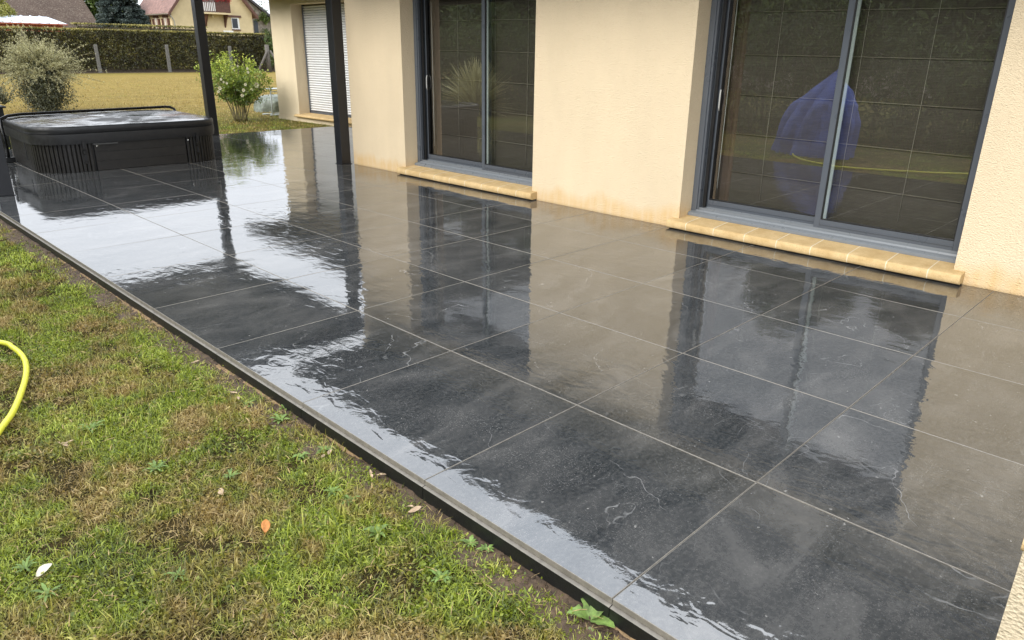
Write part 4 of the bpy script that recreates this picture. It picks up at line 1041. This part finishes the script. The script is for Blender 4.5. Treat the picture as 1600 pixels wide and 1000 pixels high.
def stone_house():
    y0 = 76.; a = at_y(393, 20, y0); x0 = a[0]-.6; x1 = x0+9
    r = thing('stone_house', (x0+4, y0+3, GZ), 'grey stone house with a dark roof standing right behind the cream gabled house', 'house')
    zr = at_y(424, 26, y0)[2]; zl = at_y(396, 3, y0)[2]; sl = (zr-zl)/(at_y(424, 26, y0)[0]-at_y(396, 3, y0)[0])
    zt = zl+sl*(x0-at_y(396, 3, y0)[0])
    b = MB(); b.prism([(x0-3, GZ), (x0+4.2, GZ), (x0+4.2, zt+sl*4.2-.3), (x0, zt-.3), (x0-3, zt-.3-sl*-3-1.5)], 1, y0, y0+6); b.build('wall', 'stone_wall', r)
    b = MB(); b.prism([(x0-.4, zt-sl*.4-.28), (x0+4.8, zt+sl*4.8-.28), (x0+4.8, zt+sl*4.8), (x0-.4, zt-sl*.4)], 1, y0-.3, y0+6.3); b.build('roof', 'roof_slate', r)
    p0 = at_y(396, 32, y0); p1 = at_y(404, 52, y0); b = MB(); b.box(p0[0], p1[0], y0-.06, y0+.02, p1[2], p0[2]); b.build('window', 'dark_glass', r)
    n = 2600; P = np.stack([rng.normal(x0+1.9, .6, n), y0-.15-np.abs(rng.normal(0, .1, n)), rng.normal(4.3, .8, n)], 1); P = P[vnoise(P, 2.5, 6) > .5]; V, F, tt = leaves(P, .13, .6); np_mesh('ivy', V, F, 'tree_leaf', r, tt)
stone_house()
b = MB()
for k in range(2):
    A = at_y(395, -2+k*3, 80); Bp = A+np.array([40, -6, -.8-.5*k]); b.tube([A-np.array([20, -3, -.3]), A, (A+Bp)/2-[0, 0, .5], Bp], .02, 5)
b.build('power_line', 'wire', origin=(45, 78, 8), label='thin overhead wires crossing the white sky above the stone house', cat='wires')
def barn():
    y0 = 75.; xr = at_y(157, 38, y0)[0]; r = thing('barn', (10, 82, GZ), 'large barn with a huge mottled brown roof behind the white-roofed shed', 'barn')
    b = MB(); b.box(-8, xr-.5, y0+.6, y0+15, GZ, 3.3); b.build('wall', 'stone_wall', r)
    b = MB(); z0 = 3.0; z1 = 10.5; ins = .95
    v = [(-9, y0, z0), (xr, y0, z0), (xr-ins, y0+8, z1), (-9+ins, y0+8, z1), (-9, y0+16, z0), (xr, y0+16, z0)]
    b.add(v, [(0, 1, 2, 3), (1, 5, 2), (5, 4, 3, 2), (4, 0, 3)]); b.add([(x, y, z-.25) for x, y, z in v], [(0, 1, 5, 4)]); b.add(v[:2]+[(x, y, z-.25) for x, y, z in v[:2]], [(0, 1, 3, 2)])
    b.build('roof', 'barn_roof', r)
barn()
def shed():
    y0 = 60.; r = thing('shed', (12, 61.5, GZ), 'low orange-red shed with a white ribbed metal roof just above the hedge', 'shed')
    xr = at_y(105, 38, y0)[0]; b = MB(); b.box(5.5, xr-.25, y0+.15, y0+3, GZ, 2.92); b.build('wall', 'shed_wall', r)
    b = MB(); x = 5.; 
    zl, zh = 2.92, 3.42; yb = y0+2.2; xr2 = xr-.62
    b.add([(5, y0-.1, zl), (xr, y0-.1, zl), (xr2, yb, zh), (5, yb, zh), (5, y0+4.2, zl), (xr, y0+4.2, zl)], [(0, 1, 2, 3), (3, 2, 5, 4), (1, 5, 2)])
    k = 5.
    while k < xr-.3:
        b.add([(k, y0-.12, zl+.01), (k+.06, y0-.12, zl+.06), (k+.12, y0-.12, zl+.01), (k-.55, yb, zh+.01), (k-.49, yb, zh+.07), (k-.43, yb, zh+.01)], [(0, 1, 4, 3), (1, 2, 5, 4), (0, 2, 1)], 0)
        k += .58
    b.build('roof', 'shed_roof', r)
    b = MB(); b.box(5, xr, y0-.14, y0-.1, zl-.08, zl+.0); b.build('eave_trim', 'shed_wall', r)
shed()
def spruce(c, h, rb, n, label):
    c = np.array(c, float); r = thing('spruce_tree', c, label, 'conifer'); s = MB(); s.tube([c, c+[0, 0, h]], [.25, .04], 8)
    Ps = []; ups = []; ts = []
    z = .8
    while z < h-.2:
        rr = rb*(1-z/h)**.75; m = int(7+rr*4)
        for k in range(m):
            a = rng.uniform(0, 2*np.pi); L_ = rr*rng.uniform(.75, 1.1); p0 = c+[0, 0, z]; d = np.array([math.cos(a), math.sin(a), -.12])
            tip = p0+d*L_; s.tube([p0, tip], [.04, .01], 4)
            q = int(n*L_/60)+8; f = rng.uniform(.15, 1, q)**.7; wd = .34*L_*(1.05-f)+.12
            P = p0+d*(f*L_)[:, None]+np.array([-math.sin(a), math.cos(a), 0])*(rng.normal(0, .5, q)*wd)[:, None]; P[:, 2] += .12*np.sin(f*3.1)-np.abs(rng.normal(0, .13, q))
            Ps.append(P); ups.append(np.repeat(d[None], q, 0)+[0, 0, .3]); ts.append(np.clip(.25+.5*f+rng.normal(0, .15)+rng.normal(0, .15, q)-.9*np.clip(tip[2]*0, 0, 1), 0, 1))
        z += .42
    s.build('trunk', 'bark', r); V, F, tt = leaves(np.concatenate(Ps), .19, .34, up=np.concatenate(ups), tint=np.concatenate(ts)); np_mesh('crown', V, F, 'spruce_leaf', r, tt)
spruce((21.3, 66.5, GZ), 11.5, 2.8, 26000, 'tall blue-grey spruce between the brown barn roof and the gabled house')
tree('background_tree', (24.6, 79, GZ), 8.5, 2.6, 4.0, 16000, 'tree_leaf', 'green leafy tree rising between the spruce and the gabled house', 'tree', .30, .2, 77, .2)
c = at_y(-6, 20, 63.); tree('garden_tree', (c[0]-.3, 63, GZ), 5.3, 1.7, 1.6, 9000, 'yellow_leaf', 'yellow-green tree at the far left above the white-roofed shed', 'tree', .16, .12, 12)

# ------------------------------------------------------------------ what the glass doors mirror: the garden on the lawn side
def barbecue():
    c = np.array([-2.1, 4.42, GZ]); nu, nv, H = 72, 26, 1.42; vs = []
    prof = [(0, .78), (.15, .76), (.42, .70), (.62, .60), (.78, .40), (.90, .20), (1., .03)]
    for j in range(nv+1):
        f = j/nv; w = np.interp(f, [q[0] for q in prof], [q[1] for q in prof])
        for i in range(nu):
            th = 2*math.pi*i/nu; q = np.array([[math.cos(th), math.sin(th), f*1.6]])
            fold = (abs(math.sin(th*4.5+1.3*f+2*vnoise(q, 1.5, 7)[0]))-.5)*.30*(1-f*.6)+(vnoise(q*1.4, 2.4, 9)[0]-.5)*.22
            rr = w*(1+fold); z = f*H+.06*(vnoise(q, 2.7, 5)[0]-.5)*(f > 0)*(f < .98)
            vs.append((c[0]+rr*.62*math.cos(th), c[1]-.24*f**1.4+rr*.84*math.sin(th), c[2]+z))
    fs = [(j*nu+i, j*nu+(i+1) % nu, (j+1)*nu+(i+1) % nu, (j+1)*nu+i) for j in range(nv) for i in range(nu)]+[tuple(nv*nu+i for i in range(nu))]
    b = MB(); b.add(vs, fs, 0, False); b.build('covered_barbecue', 'tarp_blue', origin=c, label='barbecue under a crumpled draped blue cover, mirrored in the nearest glass door', cat='barbecue')
barbecue()
c = (-3.4, 14.6, GZ); r = thing('spiky_plant', c, 'spiky fountain-shaped grass plant mirrored in the far glass door', 'plant')
n = 700; a = rng.uniform(0, 2*np.pi, n); e = rng.uniform(.1, 1.5, n); L_ = rng.uniform(.9, 1.65, n); d = np.stack([np.cos(a)*np.cos(e), np.sin(a)*np.cos(e), np.sin(e)], 1); s_ = np.stack([-np.sin(a), np.cos(a), 0*a], 1)*.026
p0 = np.array(c)+d*.05; m = p0+d*(L_*.55)[:, None]; q = m+(d+[0, 0, -.28])*(L_*.5)[:, None]
V = np.stack([p0-s_, p0+s_, m+s_, m-s_, q+s_*.2, q-s_*.2], 1).reshape(-1, 3); b_ = np.arange(n)*6
np_mesh('foliage', V, np.concatenate([np.stack([b_, b_+1, b_+2, b_+3], 1), np.stack([b_+3, b_+2, b_+4, b_+5], 1)]), 'straw_leaf', r, np.repeat(rng.uniform(0, 1, n), 6))
def bamboo():
    r = thing('bamboo_screen', (-4.6, 5, GZ), 'tall leafy green screen of bamboo-like shrubs on the lawn side, mirrored in the glass doors', 'hedge'); st = MB(); P = []; ups = []
    for k in range(1050):
        y = rng.uniform(-6, 26); x = rng.uniform(-5.4, -4.1); h = (1.5+1.5*vnoise(np.array([[0, y, 0.]]), .45, 44)[0])*rng.uniform(.75, 1.15); lean = rng.normal(0, .16, 2)
        p0 = np.array([x, y, GZ]); p1 = p0+[lean[0]*h*.5, lean[1]*h*.5, h*.6]; p2 = p0+[lean[0]*h*1.6+.12, lean[1]*h*1.6, h]
        if k % 2 == 0: st.tube([p0, p1, p2], [.010, .007, .002], 4)
        m = 90; f = rng.uniform(.02, 1, m)[:, None]; q = np.where(f < .6, p0+(p1-p0)*f/.6, p1+(p2-p1)*(f-.6)/.4); P.append(q+rng.normal(0, .15, (m, 3))*[1, 1, .8])
    st.build('stem', 'stem', r); P = np.concatenate(P); P[:, 2] = np.maximum(P[:, 2], GZ+.03)
    t_ = np.clip(.1+.7*(vnoise(P, 3.5, 45)-.2)+rng.normal(0, .17, len(P)), 0, 1); V, F, tt = leaves(P, .13, .22, droop=.5, tint=t_); np_mesh('foliage', V, F, 'tree_leaf', r, tt)
bamboo()
def mirror_house():
    r = thing('garden_house', (-26, 16, GZ), 'stone house with roof windows beyond the garden trees, mirrored in the glass', 'house')
    b = MB(); b.box(-32, -22.5, 9, 22, GZ, 2.9); b.build('wall', 'stone_wall', r)
    b = MB(); b.prism([(-22, 2.7), (-22, 2.95), (-27.2, 7.0), (-32.5, 2.95), (-32.5, 2.7), (-27.2, 6.7)], 1, 8.6, 22.4); rf = b.build('roof', 'roof_slate', r)
    for y in (11.3, 14.6, 18.):
        f = lambda d, yy: (-22-d+.03, yy, 2.98+d*4.05/5.2+.03)
        b = MB(); p = [f(1., y), f(1., y+1.), f(2.3, y+1.), f(2.3, y)]; b.add(p+[(x+.08, yy, z+.09) for x, yy, z in p], [(4, 5, 6, 7), (0, 1, 5, 4), (1, 2, 6, 5), (2, 3, 7, 6), (3, 0, 4, 7)]); b.build('roof_window', 'white_paint', rf)
mirror_house()
for k, (x, y, h, rx, lab) in enumerate(((-8.5, 3.2, 5.6, 2.3, 'rounded garden tree standing nearest the lawn-side camera end'), (-9, 7.9, 6.2, 2.8, 'second garden tree of the lawn-side row'), (-9.5, 12.8, 5.0, 2.5, 'lowest garden tree of the lawn-side row, before the roof windows'),
        (-9.5, 18.6, 6.6, 3.2, 'tall garden tree behind the spiky plant'), (-9.5, 25.0, 6.6, 3.2, 'garden tree near the far end of the lawn-side row'), (-9.5, -1.8, 5.4, 2.6, 'garden tree at the near end of the lawn-side row'), (-9.5, 31.5, 6.6, 3.4, 'last garden tree of the lawn-side row, toward the hedge'))):
    tree('garden_tree', (x, y, GZ), h, rx, h*.46, 24000, 'tree_leaf', lab, 'tree', .25, .14, 30+k, .25, 'trees on the lawn side of the garden')
